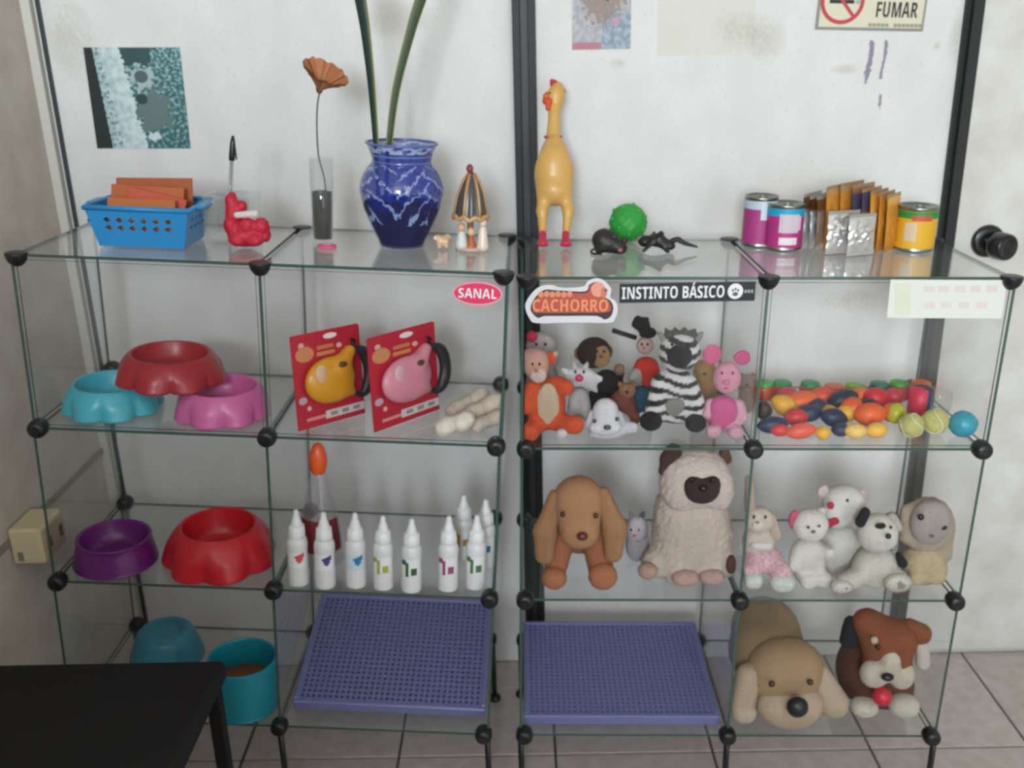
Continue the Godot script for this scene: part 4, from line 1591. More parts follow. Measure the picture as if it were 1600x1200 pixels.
# ---------------------------------------------------------------- retractable leashes and chews
func leash_pack(label, u0, v0, u1, v1, body_hex, handle_hex):
	var a = spot(UL, 1, u0, v0)
	var b = spot(UL, 1, u1, v1)
	var X = (b - a).normalized()
	var Y: Vector3 = UL.b.y
	Y = (Y - X * Y.dot(X)).normalized()
	var Z = X.cross(Y)
	Y = Y.rotated(X, -0.10)
	Z = X.cross(Y)
	var w = (b - a).length()
	var h = 0.168
	var t = thing("leash_pack", label, "leash", a + UL.b.y * 0.001, Basis(X, Y, Z), "carded retractable leashes")
	var k = w / 100.0
	var kh = h / 150.0
	obj("card", prism([Vector2(0, 0), Vector2(w, 0), Vector2(w, h * 0.985), Vector2(w * 0.97, h), Vector2(0.02 * w, h), Vector2(0, h * 0.985)], 0.0, 0.0016), mat("bb2238", 0.4), t)
	var pale = mat("d8b2ae", 0.5)
	# printed picture and wording of the card
	obj("card_print", prism(oval(18 * k, 118 * kh, 13 * k, 12 * kh, 24), 0.0016, 0.0021), mat("d08a5c", 0.5), t)
	obj("card_print", prism(oval(14 * k, 132 * kh, 4 * k, 5 * kh, 16), 0.0016, 0.0021), mat("d9b0a4", 0.5), t)
	obj("card_print", prism(oval(56 * k, 140 * kh, 10 * k, 4.5 * kh, 24), 0.0016, 0.0022), mat("ece2e0", 0.5), t)
	obj("card_print", prism(oval(68 * k, 122 * kh, 4 * k, 4 * kh, 16), 0.0016, 0.0021), pale, t)
	obj("card_print", box(Vector3(24 * k, 6 * kh, 0.0005), 0.0, Vector3(48 * k, 124 * kh, 0.0019)), mat("c77a52", 0.5), t)
	obj("card_print", box(Vector3(26 * k, 6 * kh, 0.0005), 0.0, Vector3(48 * k, 114 * kh, 0.0019)), mat("c98a5c", 0.5), t)
	obj("card_print", prism(oval(10 * k, 46 * kh, 6 * k, 6 * kh, 20), 0.0016, 0.0021), mat("b9a7b4", 0.5), t)
	obj("card_print", prism(oval(18 * k, 32 * kh, 3 * k, 4 * kh, 16), 0.0016, 0.0021), pale, t)
	obj("card_print", box(Vector3(30 * k, 5 * kh, 0.0005), 0.0, Vector3(28 * k, 14 * kh, 0.0019)), mat("dd8d92", 0.5), t)
	obj("price_strip", box(Vector3(58 * k, 13 * kh, 0.0006), 0.0, Vector3(70 * k, 15 * kh, 0.0020)), mat("d9ccc9", 0.5), t)
	for q in 3:
		obj("price_strip_print", box(Vector3(10 * k, 6 * kh, 0.0004), 0.0, Vector3((53 + q * 17) * k, 15 * kh, 0.0025)), mat("8f8a96", 0.6), t)
	# leash case: a fat round body running into a neck
	var body = [ell(Vector3(47 * k, 72 * kh, 0.012), Vector3(36 * k, 37 * kh, 0.017)), cap(Vector3(62 * k, 90 * kh, 0.011), Vector3(80 * k, 110 * kh, 0.008), 0.017, 0.011), cap(Vector3(58 * k, 52 * kh, 0.010), Vector3(78 * k, 45 * kh, 0.008), 0.014, 0.009)]
	obj("leash_case", blob(body, 0.0026, 0.012), mat(body_hex, 0.3, "plastic"), t)
	var lp = []
	for q in 40:
		var g = TAU * q / 40.0
		lp.append(Vector3((90 + 17 * cos(g)) * k, (74 + 37 * sin(g)) * kh, 0.012))
	obj("handle", tube(lp, lp.map(func(p): return 0.0034 + 0.0062 * smoothstep(84.0 * k, 106.0 * k, p.x)), 10, 1.3, Vector3.ZERO, true), mat(handle_hex, 0.45), t)
	obj("brake_button", ball(Vector3(0.009, 0.0055, 0.004), Vector3(60 * k, 96 * kh, 0.0275), 16), mat("5a4028" if body_hex[0] == "d" else "6a4a52", 0.4), t)
	obj("leash_hook", tube(smooth_path([Vector3(84 * k, 116 * kh, 0.008), Vector3(88 * k, 124 * kh, 0.008), Vector3(84 * k, 128 * kh, 0.008)], 4), 0.003, 8), mat("3a3a3c", 0.4, "metal"), t)
	obj("blister", ball(Vector3(0.012, 0.016, 0.004), Vector3(29 * k, 88 * kh, 0.0255), 14), clear("ffffff", 0.25, 0.05), t)


func chew(label, u, v, pts: Array, r, hex):
	cur = thing("rawhide_chew", label, "dog chew", spot(UL, 1, u, v), Basis.IDENTITY, "knotted rawhide chews")
	cur_up = UL.b.y
	cur_z = cur.position.z
	set_cell(UL, 1)
	var q = []
	for i in pts.size() - 1:
		var a: Array = pts[i]
		var b: Array = pts[i + 1]
		q.append(C(a[0], a[1], a[2], r, b[0], b[1], b[2], r))
	for e in [pts[0], pts[-1]]:
		q.append(E(e[0] - 3, e[1] + 3, e[2] + 0.004, r * 1.25, r * 1.15))
		q.append(E(e[0] + 4, e[1] - 3, e[2] - 0.002, r * 1.2, r * 1.1))
	obj("knotted_hide", blob(q, 0.0026, 0.004, 0.0012, null, Vector3.ZERO, cur_up), mat(hex, 0.6), cur)
	# the strip wound round the middle
	var a2: Array = pts[0]
	var b2: Array = pts[-1]
	var c1 = P((a2[0] + b2[0]) * 0.5, (a2[1] + b2[1]) * 0.5, (a2[2] + b2[2]) * 0.5)
	var ax = (P(b2[0], b2[1], b2[2]) - P(a2[0], a2[1], a2[2])).normalized()
	var e1 = ax.cross(Vector3.BACK).normalized()
	var e2 = ax.cross(e1)
	var rad: float = r / ppm(cur.position) + 0.0012
	obj("wound_strip", tube(range(40).map(func(i): return c1 + ax * ((i / 39.0 - 0.5) * 0.022) + (e1 * cos(TAU * i / 13.0) + e2 * sin(TAU * i / 13.0)) * rad), 0.0018, 6), mat(hex, 0.55), cur)


func build_leashes():
	leash_pack("red carded retractable leash with yellow orange case", 466, 675, 570, 646, "d8981f", "23262b")
	leash_pack("red carded retractable leash with pink case", 584, 677, 686, 640, "d98a9c", "23262b")
	chew("whitish rawhide chew at the front of the pile", 710, 678, [[696, 666, 0.0], [724, 658, 0.0]], 12, "e0d6ca")
	chew("cream rawhide chew standing against the right glass side", 758, 660, [[736, 648, 0.0], [770, 630, 0.0]], 12, "d2c4b2")
	chew("greyish rawhide chew at the back of the pile", 738, 648, [[712, 640, 0.0], [748, 620, 0.0]], 11, "c9bcac")
	chew("beige rawhide chew lying across the pile under the green knots", 768, 672, [[748, 664, 0.0], [774, 652, 0.0]], 9, "c4b8a8")


# ---------------------------------------------------------------- bottles
func dropper(label, u, v, h_px, hex, band, kind):
	var at = spot(UL, 2, u, v)
	var s = 1.0 / ppm(at)
	at.z -= 15 * s * 0.6
	at = spot_at(UL, 2, at)
	var t = thing("dropper_bottle", label, "bottle", at, UL.b * Basis(Vector3.UP, 0.0), "white dropper bottles")
	var H: float = h_px * s
	var r = 16.0 * s
	obj("bottle_body", lathe(rounded([[0.0, 0.0], [r * 0.9, 0.0], [r, 0.004], [r, H * 0.22], [r * 0.97, H * 0.30], [r * 0.97, H * 0.44], [r, H * 0.50], [r, H * 0.56], [r * 0.88, H * 0.62], [r * 0.62, H * 0.655], [r * 0.6, H * 0.67], [0.0, H * 0.67]], 3), 32), mat("e4e4e6", 0.28, "plastic"), t)
	obj("screw_cap", lathe(prof([[0.0, H * 0.655], [r * 0.80, H * 0.655], [r * 0.82, H * 0.67], [r * 0.74, H * 0.79], [r * 0.54, H * 0.81], [0.0, H * 0.81]]), 32, Transform3D.IDENTITY, func(a, f, rr, y): return rr * (1.0 + 0.02 * sin(a * 24.0))), mat("ececee", 0.35), t)
	obj("nozzle", lathe(rounded([[r * 0.56, H * 0.80], [r * 0.50, H * 0.85], [r * 0.32, H * 0.92], [r * 0.24, H * 0.985], [r * 0.16, H], [0.0, H]], 3), 24), mat("ececee", 0.35), t)
	# paper label with its coloured swoosh, facing the front
	obj("label", lathe(prof([[r * 0.985, H * 0.22], [r * 0.985, H * 0.48]]), 16, Transform3D.IDENTITY, null, -PI / 2 - 1.1, -PI / 2 + 1.1), mat("eef0f0" if kind != 2 else "cfe0e8", 0.5), t)
	if kind == 1:
		for q in [[-0.75, 0.28, 0.40, 0.47], [-0.35, 0.16, 0.24, 0.44], [0.35, 0.3, 0.26, 0.36]]:
			obj("label_print", lathe(prof([[r * 1.0, H * q[2]], [r * 1.0, H * q[3]]]), 6, Transform3D.IDENTITY, null, -PI / 2 + q[0] - q[1], -PI / 2 + q[0] + q[1]), mat(hex if q[2] > 0.2 else band, 0.5), t)
	else:
		for q in range(6):
			var g = -0.1 + q * 0.16
			obj("label_print", lathe(prof([[r * 1.0, H * (0.40 - 0.014 * q * (5 - q) * 0.8)], [r * 1.0, H * (0.43 + 0.008 * q)]]), 2, Transform3D.IDENTITY, null, -PI / 2 + g, -PI / 2 + g + 0.17), mat(hex, 0.5), t)
	return t


func spot_at(U, row, p: Vector3) -> Vector3:
	var q = uloc(U, 0, -row * CH + GT * 0.5 + 0.0009, 0)
	var n: Vector3 = U.b.y
	return Vector3(p.x, q.y - ((p.x - q.x) * n.x + (p.z - q.z) * n.z) / n.y, p.z)


func build_bottles():
	dropper("white dropper bottle with red swoosh label beside the divider", 465, 914, 126, "d0524a", "", 0)
	dropper("white dropper bottle with violet swoosh label", 507, 918, 126, "4a3c8c", "", 0)
	dropper("white dropper bottle with pale blue swoosh label", 555, 917, 124, "2f7fae", "", 2)
	dropper("white dropper bottle with yellow green print", 598, 920, 122, "b0b04a", "", 1)
	dropper("white dropper bottle with dark green print in the middle of the row", 642, 924, 122, "35603a", "", 1)
	dropper("white dropper bottle with magenta print after the gap in the row", 699, 922, 124, "a04a78", "", 1)
	dropper("white dropper bottle with light green print at the end of the row", 742, 919, 122, "4f7a4a", "", 1)
	dropper("white dropper bottle with ochre label in the back row", 722, 874, 106, "b98a3a", "", 1)
	dropper("white dropper bottle with blue label in the back row by the glass side", 756, 886, 112, "2f6f9e", "", 1)
	# clear conical bottle with orange cap
	var at = spot(UL, 2, 502, 872)
	var s = 1.0 / ppm(at)
	var t = thing("conical_bottle", "clear conical bottle with orange cap and dark red label behind the dropper bottles", "bottle", at, UL.b)
	obj("bottle_wall", lathe(rounded([[0.0, 0.0], [33 * s, 0.0], [34 * s, 8 * s], [31 * s, 50 * s], [22 * s, 100 * s], [13 * s, 138 * s], [9 * s, 150 * s]], 4), 36), clear("b8b2b8", 0.22, 0.05), t)
	obj("label", lathe(rounded([[34.6 * s, 26 * s], [32.5 * s, 50 * s], [28 * s, 78 * s]], 3), 24, Transform3D.IDENTITY, null, -PI / 2 - 1.3, -PI / 2 + 1.3), mat("8c2e3c", 0.5), t)
	obj("cap", lathe(rounded([[0.0, 146 * s], [9 * s, 146 * s], [13 * s, 158 * s], [13.5 * s, 172 * s], [10 * s, 186 * s], [5 * s, 194 * s], [0.0, 194 * s]], 4), 28), mat("f0602a", 0.4, "plastic"), t)


# ---------------------------------------------------------------- blue grid trays on the lowest shelves
func grid_tray(label, p: Array, th, nx_, nz_):
	# p: front left, front right, back right, back left corners of the upper face
	var X: Vector3 = (p[1] - p[0]).normalized()
	var Zb: Vector3 = ((p[3] - p[0]) + (p[2] - p[1])) * 0.5
	var w: float = (p[1] - p[0]).length()
	var d = Zb.length()
	var Y = X.cross(-Zb).normalized() * -1.0
	Y = Y if Y.y > 0 else -Y
	var Z = X.cross(Y)
	var t = thing("grid_tray", label, "tray", p[0] - Y * th, Basis(X, Y, Z), "blue grid trays")
	var m = mat("7276a8", 0.5, "plastic")
	var rim = mat("7276a8", 0.5, "plastic")
	obj("front_rim", box(Vector3(w, th, 0.010), 0.002, Vector3(w * 0.5, th * 0.5, -0.005)), rim, t)
	obj("back_rim", box(Vector3(w, th, 0.010), 0.002, Vector3(w * 0.5, th * 0.5, -d + 0.005)), rim, t)
	for x in [0.005, w - 0.005]:
		obj("side_rim", box(Vector3(0.010, th, d - 0.0205), 0.002, Vector3(x, th * 0.5, -d * 0.5)), rim, t)
	obj("tray_bottom", box(Vector3(w - 0.021, 0.003, d - 0.021), 0.0, Vector3(w * 0.5, 0.0016, -d * 0.5)), m, t)
	# the grid: crossing bars with open square holes, joined into one part
	var st = mb(false)
	for i in range(1, nx_):
		add_box(st, Vector3(0.0056, 0.004, d - 0.0205), Vector3(w * i / nx_, th - 0.004, -d * 0.5))
	for j in range(1, nz_):
		add_box(st, Vector3(w - 0.0205, 0.0036, 0.0056), Vector3(w * 0.5, th - 0.0041, -d * j / nz_))
	var g = obj("grid", done(st), m, t)
	g.set_meta("kind", "stuff")


func within(U, p: Vector3, x0, x1, z1) -> Vector3:
	var q = U.b.inverse() * (p - U.o)
	q.x = clampf(q.x - U.sh * q.y, x0, x1) + U.sh * q.y
	q.z = minf(q.z, z1)
	return U.b * q + U.o


func build_mats():
	# front edges on the shelf, back edges resting on the rear connectors
	var c = []
	for a in [spot(UL, 3, 456, 1096, 0.023), spot(UL, 3, 766, 1110, 0.023), oz(772, 937, 0.125), oz(497, 925, 0.125)]:
		c.append(within(UL, a, CW + 0.006, 2 * CW - 0.006, -0.022))
	grid_tray("blue violet grid tray tilted up at the back under the dropper bottles", c, 0.022, 34, 24)
	c = []
	for a in [spot(UR, 3, 812, 1124, 0.0225), spot(UR, 3, 1128, 1127, 0.0225), oz(1092, 972, 0.13), oz(815, 969, 0.13)]:
		c.append(within(UR, a, 0.006, CW - 0.006, -0.022))
	grid_tray("blue violet grid tray lying almost flat under the brown plush dog", c, 0.0215, 36, 26)


# ---------------------------------------------------------------- jars, rugby balls and tennis balls
func build_balls():
	var U = UR
	var i = 0
	for a in [[1193, 596, "3fae4a", "c8502c", "mini jar with light green lid against the divider"], [1222, 596, "1f8a4a", "cc2a3c", "mini jar with dark green lid and red body, second from the divider"], [1266, 597, "208c50", "d03a34", "mini jar with green lid above the orange rugby ball"], [1303, 602, "d8603c", "d8663a", "mini jar with salmon lid and orange body"], [1336, 600, "86b43a", "d88a3a", "mini jar with lime lid"], [1374, 598, "1f7a5a", "a83a78", "mini jar with teal lid and magenta body"], [1405, 596, "4aa044", "c83244", "mini jar with green lid and red body, last of the green lidded row"], [1439, 596, "e0642f", "cc3040", "mini jar with orange lid at the end of the row"]]:
		var z = 0.205
		var top = oz(a[0], a[1], z)
		var base = spot_at(U, 1, top)
		var H = top.y - base.y
		var t = thing("toy_jar", a[4], "jar", base, U.b, "small jars behind the rugby balls")
		var r = 0.0205
		obj("jar_body", lathe(rounded([[0.0, 0.0], [r * 0.92, 0.0], [r, 0.004], [r, H * 0.70], [r * 0.8, H * 0.78], [r * 0.8, H * 0.80], [0.0, H * 0.80]], 3), 28), mat(a[3], 0.35, "plastic"), t)
		obj("lid", lathe(prof([[0.0, H * 0.78], [r * 0.86, H * 0.78], [r * 0.88, H * 0.80], [r * 0.86, H * 0.97], [r * 0.78, H], [0.0, H]]), 28, Transform3D.IDENTITY, func(g, f, rr, y): return rr * (1.0 + 0.015 * sin(g * 22.0))), mat(a[2], 0.4), t)
		i += 1
	# rugby balls, in a heap; rows: pixel centre, half axes, tilt, depth, colour
	var heap = [[1250, 628, 27, 14, -12, 0.285, "e0622a", "orange mini rugby ball on top of the heap beside the divider"], [1316, 625, 23, 13, -20, 0.285, "1f2740", "navy mini rugby ball on top of the heap"], [1226, 641, 22, 13, 32, 0.30, "dfa42c", "yellow mini rugby ball tilted against the divider"], [1368, 630, 20, 14, 10, 0.265, "c82a34", "red mini rugby ball in front of the teal lidded jar"], [1357, 636, 13, 11, 20, 0.30, "20263c", "small navy mini rugby ball beside the red one"], [1263, 652, 20, 11, -6, 0.33, "212a4c", "navy mini rugby ball in the middle of the heap beside the divider"], [1296, 648, 13, 9, 10, 0.315, "dca338", "small yellow mini rugby ball wedged in the heap"], [1330, 648, 16, 15, 30, 0.32, "de5a28", "stubby orange mini rugby ball in the heap"], [1358, 660, 23, 15, -4, 0.35, "e2612a", "orange mini rugby ball beside the yellow green ball"], [1302, 664, 20, 12, 14, 0.355, "1d2648", "navy mini rugby ball low in the heap"], [1243, 668, 17, 11, 0, 0.35, "c9303a", "dark red mini rugby ball low in the heap"], [1207, 672, 22, 11, -5, 0.385, "23294e", "navy mini rugby ball in the bottom corner by the divider"], [1251, 679, 22, 10, -8, 0.41, "e05a44", "salmon mini rugby ball at the front edge"], [1285, 683, 11, 9, 0, 0.415, "e2ac3a", "small yellow mini rugby ball at the front edge"], [1336, 682, 16, 10, 5, 0.41, "e6c06a", "pale yellow mini rugby ball at the front edge"], [1368, 683, 16, 10, -5, 0.405, "e8b24a", "golden mini rugby ball at the front edge"], [1230, 640, 18, 13, 10, 0.255, "cc2c3a", "red mini rugby ball under the orange one"], [1192, 662, 12, 12, 0, 0.32, "3a2a26", "dark brown mini rugby ball against the divider"], [1395, 632, 15, 12, 0, 0.25, "c43848", "crimson mini rugby ball behind the yellow green ball"],
		[1228, 658, 18, 12, 12, 0.29, "e06a30", "small orange mini rugby ball buried beside the brown one"], [1283, 640, 20, 13, 15, 0.255, "d8482c", "vermilion mini rugby ball between the orange and navy ones"], [1342, 636, 18, 12, -15, 0.25, "e2702e", "light orange mini rugby ball behind the stubby one"], [1321, 668, 17, 11, 0, 0.33, "e0a832", "amber mini rugby ball below the stubby orange one"], [1275, 668, 18, 11, 10, 0.30, "2a2c46", "slate navy mini rugby ball buried in the heap"], [1390, 664, 15, 12, 0, 0.33, "d85a2c", "burnt orange mini rugby ball touching the yellow green ball"], [1312, 684, 13, 9, 0, 0.40, "2c3050", "small navy mini rugby ball at the front edge"], [1218, 686, 14, 8, 0, 0.40, "cc3a38", "small red mini rugby ball at the front edge"]]
	for a in heap:
		var z: float = a[5]
		var p = oz(a[0], a[1], z)
		var s = 1.0 / ppm(p)
		var ground = spot_at(U, 1, p)
		p.y = maxf(p.y, ground.y + a[3] * s * 1.27)
		var t = thing("mini_rugby_ball", a[7], "ball", p, Basis(Vector3.BACK, -deg_to_rad(a[4])), "heap of mini rugby balls")
		var L: float = a[2] * s * 1.15
		var r: float = a[3] * s * 1.25
		var pf = []
		for k in 21:
			var f = -1.0 + k / 10.0
			pf.append(Vector2(r * pow(maxf(1.0 - f * f, 0.0), 0.72), f * L))
		obj("ball_skin", lathe(pf, 24, Transform3D(Basis(Vector3.BACK, PI / 2), Vector3.ZERO), func(g, f, rr, y): return rr * (1.0 - 0.04 * pow(absf(cos(g * 2.0)), 24.0))), mat(a[6], 0.45), t)
		obj("lacing", box(Vector3(L * 0.5, 0.0016, 0.003), 0.0005, Vector3(0, r * 0.69, r * 0.67)), mat(a[6], 0.7), t)
	# round balls
	for a in [[1399, 650, 16, 0.335, "b9b92c", "yellow green ball beside the orange rugby balls", "rubber_ball", 0], [1424, 668, 19, 0.40, "c9c47a", "pale tennis ball between the yellow green ball and the other tennis ball", "tennis_ball", 1], [1461, 663, 20, 0.385, "cfcb7c", "pale tennis ball next to the turquoise ball", "tennis_ball", 1], [1504, 668, 21, 0.40, "2a9aae", "turquoise rubber ball in the glass corner", "rubber_ball", 0]]:
		var p = oz(a[0], a[1], a[3])
		var s = 1.0 / ppm(p)
		var r: float = a[2] * s
		var ground = spot_at(U, 1, p)
		p.y = maxf(p.y, ground.y + r)
		if a[0] != 1399:
			p.y = ground.y + r
		var t = thing(a[6], a[5], "ball", p, Basis(Vector3(0.5, 0.7, 0.2).normalized(), 0.8 + a[0]), "balls beside the rugby balls")
		obj("ball_skin", blob([ell(Vector3.ZERO, Vector3.ONE * r)], 0.0026, 0.004, 0.0008 if a[7] else 0.0002), mat(a[4], 0.9 if a[7] else 0.45, "plush" if a[7] else "plastic"), t)
		var seam = []
		for k in 60:
			var g = TAU * k / 60.0
			seam.append(Vector3(0.75 * cos(g) + 0.25 * cos(3 * g), 0.75 * sin(g) - 0.25 * sin(3 * g), 0.866 * sin(2 * g)).normalized() * (r * 1.004))
		obj("seam", tube(seam, 0.0009, 6, 1.0, Vector3.ZERO, true), mat("e4e2cc" if a[7] else a[4], 0.7), t)
	# clear round jar and a red and navy roll behind the tennis balls
	var jp = spot(U, 1, 1464, 640)
	var s2 = 1.0 / ppm(jp)
	var j = thing("clear_jar", "clear round jar behind the tennis balls", "jar", jp, U.b)
	obj("jar_wall", lathe(rounded([[0.0, 0.0], [17 * s2, 0.0], [20 * s2, 6 * s2], [20 * s2, 24 * s2], [16 * s2, 33 * s2], [8 * s2, 36 * s2], [0.0, 36 * s2]], 4), 32), clear("b4bab4", 0.12, 0.03), j)
	var rp = spot(U, 1, 1434, 648)
	var rl = thing("ribbon_roll", "red and navy roll standing behind the pale tennis ball", "roll", rp, U.b)
	obj("red_half", lathe(prof([[0.0, 0.0], [17 * s2, 0.0], [17 * s2, 44 * s2], [14 * s2, 45 * s2], [0.0, 45 * s2]]), 28, Transform3D.IDENTITY, null, -PI * 1.15, -PI * 0.42), mat("cf2a4a", 0.45), rl)
	obj("navy_half", lathe(prof([[0.0, 0.0], [17 * s2, 0.0], [17 * s2, 44 * s2], [14 * s2, 45 * s2], [0.0, 45 * s2]]), 28, Transform3D.IDENTITY, null, -PI * 0.42, PI * 0.85), mat("1f3a58", 0.45), rl)


# ---------------------------------------------------------------- plush toys, upper shelf
func build_plush_upper():
	var U = UR
	var G = "plush toys on the shelf under the stickers"
	var O = "d85630"
	plush("plush_toy", "orange plush toy with cream belly sitting against the left glass side", "plush toy", U, 1, 852, 677, G)
	part("body", [E(853, 632, 0, 31, 42, 26), C(832, 606, 0.01, 12, 822, 636, 0.022, 12), C(872, 600, 0.006, 13, 884, 606, 0.022, 13), C(838, 664, 0.015, 14, 827, 676, 0.045, 15), C(872, 660, 0.015, 14, 898, 664, 0.045, 15)], O)
	part("belly", [E(856, 632, 0.022, 19, 36, 9)], "cdb89c")
	var h = part("head", [E(838, 570, 0.010, 20, 24, 20), E(832, 562, 0.0, 22, 18, 18)], "d0a090")
	part("muzzle", [E(841, 586, 0.026, 14, 13, 11)], "dcc0b4", h)
	part("ear", [E(860, 560, 0, 9, 12, 5)], O)
	part("ear", [E(822, 554, 0, 7, 9, 5)], O)
	part("ear_lining", [E(868, 553, 0.002, 5, 6, 4)], "d8c09c")
	for u in [832, 843]:
		bead("eye", u, 569, 0.031, 1.8, 2.6, "1c1818")
	bead("nose", 838, 580, 0.041, 3.4, 2.4, "b06a70")
	part("tail", [C(880, 672, 0.03, 6, 878, 678, 0.050, 9)], "dcd4d4")
	# white and grey plush behind with a red bobble
	plush("plush_toy", "pale grey plush toy with red bobble behind the orange plush", "plush toy", U, 1, 846, 640, G)
	part("body", [E(848, 600, 0, 26, 44, 24)], "a89c9c")
	part("head", [E(846, 540, 0.0, 24, 22, 20), E(856, 562, 0, 18, 16, 16)], "b4a6a6")
	bead("bobble", 831, 526, 0.016, 9, 9, "c02848", 0.8)
	for u in [838, 852]:
		bead("eye", u, 538, 0.026, 2.2, 2.6, "1c1818")
	# white kitten
	plush("plush_cat", "white plush kitten with shaggy cheeks and red nose", "plush toy", U, 1, 907, 655, G)
	part("body", [E(905, 628, 0, 17, 24, 16), C(896, 642, 0.008, 9, 890, 650, 0.028, 8), C(914, 642, 0.008, 9, 918, 652, 0.026, 8)], "c9c4c6")
	part("head", [E(908, 588, 0.012, 20, 16, 15), C(892, 588, 0.012, 9, 880, 578, 0.016, 4), C(924, 592, 0.012, 10, 938, 592, 0.016, 5), C(892, 598, 0.014, 8, 884, 604, 0.016, 4), C(922, 602, 0.012, 8, 932, 610, 0.014, 4)], "dcd8da")
	for a in [[899, 576, 896, 566], [915, 575, 919, 566]]:
		part("ear", [C(a[0], a[1], 0.010, 6, a[2], a[3], 0.006, 2.5)], "cfcacc")
	bead("nose", 905, 591, 0.033, 6.5, 6.0, "d02a62", 0.6)
	for u in [899, 912]:
		bead("eye", u, 581, 0.029, 2.0, 3.0, "1a1a1e")
	# monkey
	plush("plush_monkey", "dark brown plush monkey with tan face", "plush toy", U, 1, 945, 645, G)
	part("body", [E(948, 606, 0, 25, 30, 22), C(930, 618, 0.006, 9, 926, 636, 0.02, 8), C(962, 600, 0.006, 9, 968, 582, 0.02, 8), C(938, 630, 0.006, 11, 934, 642, 0.02, 10), C(958, 630, 0.006, 11, 966, 642, 0.02, 10)], "2a2226")
	part("head", [E(928, 551, 0.008, 27, 25, 23)], "33261f")
	part("face", [E(938, 560, 0.024, 16, 15, 10), E(936, 547, 0.022, 14, 9, 9)], "a07c58")
	part("ear", [E(904, 552, 0.004, 8, 11, 5)], "8a6a50")
	part("ear", [E(953, 549, 0.004, 6, 10, 5)], "8a6a50")
	part("hand", [E(968, 577, 0.026, 9, 10, 8)], "8a6c58")
	for u in [933, 944]:
		bead("eye", u, 549, 0.038, 2.0, 2.4, "120f0e")
	bead("nose", 939, 557, 0.041, 3.2, 2.2, "5a4030")
	# doll with red jacket
	plush("plush_doll", "plush doll in red jacket and blue trousers with black tuft hat", "plush toy", U, 1, 1006, 650, G)
	part("jacket", [E(1014, 582, 0.004, 17, 25, 15), C(1002, 568, 0, 9, 992, 586, 0.012, 8)], "c63a2c")
	part("trousers", [E(1003, 616, 0, 16, 15, 13), C(998, 620, 0.005, 9, 994, 640, 0.016, 8), C(1010, 620, 0.005, 9, 1014, 640, 0.016, 8)], "34566e")
	part("head", [E(1008, 540, 0.006, 14, 14, 13)], "c8a8a2")
	part("hat", [E(1000, 506, 0.002, 13, 10, 11), E(1012, 520, 0.002, 14, 9, 12), C(1000, 504, 0.0, 6, 996, 496, -0.002, 3), C(1008, 504, 0, 6, 1012, 497, -0.002, 3)], "2a2826", null, 0.0036, 0.008, 0.0022)
	part("arm", [C(1002, 572, 0.006, 6, 990, 590, 0.014, 7), E(994, 590, 0.012, 10, 13, 9)], "a8a09a")
	obj("stick", tube([P(957, 516, 0.006), P(994, 528, 0.004)], 0.0045, 8), mat("22211f", 0.6), cur)
	for u in [1003, 1012]:
		bead("eye", u, 538, 0.020, 1.8, 2.4, "191716")
	bead("nose", 1006, 544, 0.022, 3, 3, "b86a62", 0.7)
	# brown plush lying under the doll
	plush("plush_bear", "rust brown plush bear slumped under the red jacketed doll", "plush toy", U, 1, 972, 662, G)
	part("body", [E(972, 634, 0, 22, 26, 20), C(960, 650, 0.006, 10, 954, 656, 0.02, 9), C(986, 648, 0.006, 10, 992, 654, 0.02, 9)], "7a463c")
	part("head", [E(980, 610, 0.012, 14, 13, 12)], "94684c")
	part("ear", [E(969, 600, 0.010, 5, 6, 4)], "94684c")
	part("ear", [E(991, 600, 0.010, 5, 6, 4)], "94684c")
	bead("nose", 980, 613, 0.028, 3, 2.4, "2a1a16")
	# zebra: white plush dyed with black stripes
	plush("plush_zebra", "black and white striped plush zebra with black muzzle and hooves", "plush toy", U, 1, 1054, 672, G)
	var zs = func(p: Vector3):
		var w = sin(p.y * 330.0 + 2.2 * sin(p.x * 60.0 + 0.6) + 1.1 * nz.get_noise_3dv(p * 22.0))
		return Color(0.012, 0.012, 0.014) if w > 0.12 else Color(0.70, 0.69, 0.67)
	part("body", [E(1052, 606, 0, 33, 34, 28), E(1056, 636, 0.004, 34, 26, 28), C(1030, 600, 0.01, 12, 1022, 634, 0.03, 13), C(1078, 600, 0.01, 12, 1090, 634, 0.03, 13), C(1036, 640, 0.012, 14, 1020, 654, 0.036, 15), C(1076, 640, 0.012, 14, 1088, 656, 0.036, 15)], "ffffff", null, 0.0034, 0.012, 0.0008, zs)
	part("belly", [E(1054, 636, 0.030, 17, 17, 8)], "87857f")
	part("head", [E(1062, 550, 0.012, 33, 29, 26), E(1062, 562, 0.026, 22, 18, 16)], "ffffff", null, 0.0034, 0.012, 0.0008, zs)
	part("muzzle", [E(1062, 557, 0.050, 20, 19, 16)], "121214")
	part("mane", [E(1064, 525, 0.004, 28, 8, 12), C(1046, 524, 0.004, 6, 1040, 515, 0.0, 3), C(1056, 522, 0.004, 6, 1054, 513, 0.0, 3), C(1068, 522, 0.004, 6, 1070, 513, 0.0, 3), C(1080, 524, 0.004, 6, 1086, 515, 0.0, 3)], "56534f", null, 0.0034, 0.006, 0.0018)
	part("ear", [C(1038, 530, 0.004, 7, 1030, 520, 0.0, 4)], "8d8a86")
	part("ear", [C(1088, 530, 0.004, 7, 1097, 521, 0.0, 4)], "8d8a86")
	part("hoof", [E(1017, 658, 0.050, 18, 16, 15)], "17171a")
	part("hoof", [E(1087, 661, 0.050, 17, 15, 15)], "17171a")
	for u in [1050, 1075]:
		bead("eye", u, 538, 0.040, 2.4, 3.0, "0f0f10")
	# pink plush
	plush("plush_pig", "pink plush pig with large round ears and magenta vest", "plush toy", U, 1, 1132, 684, G)
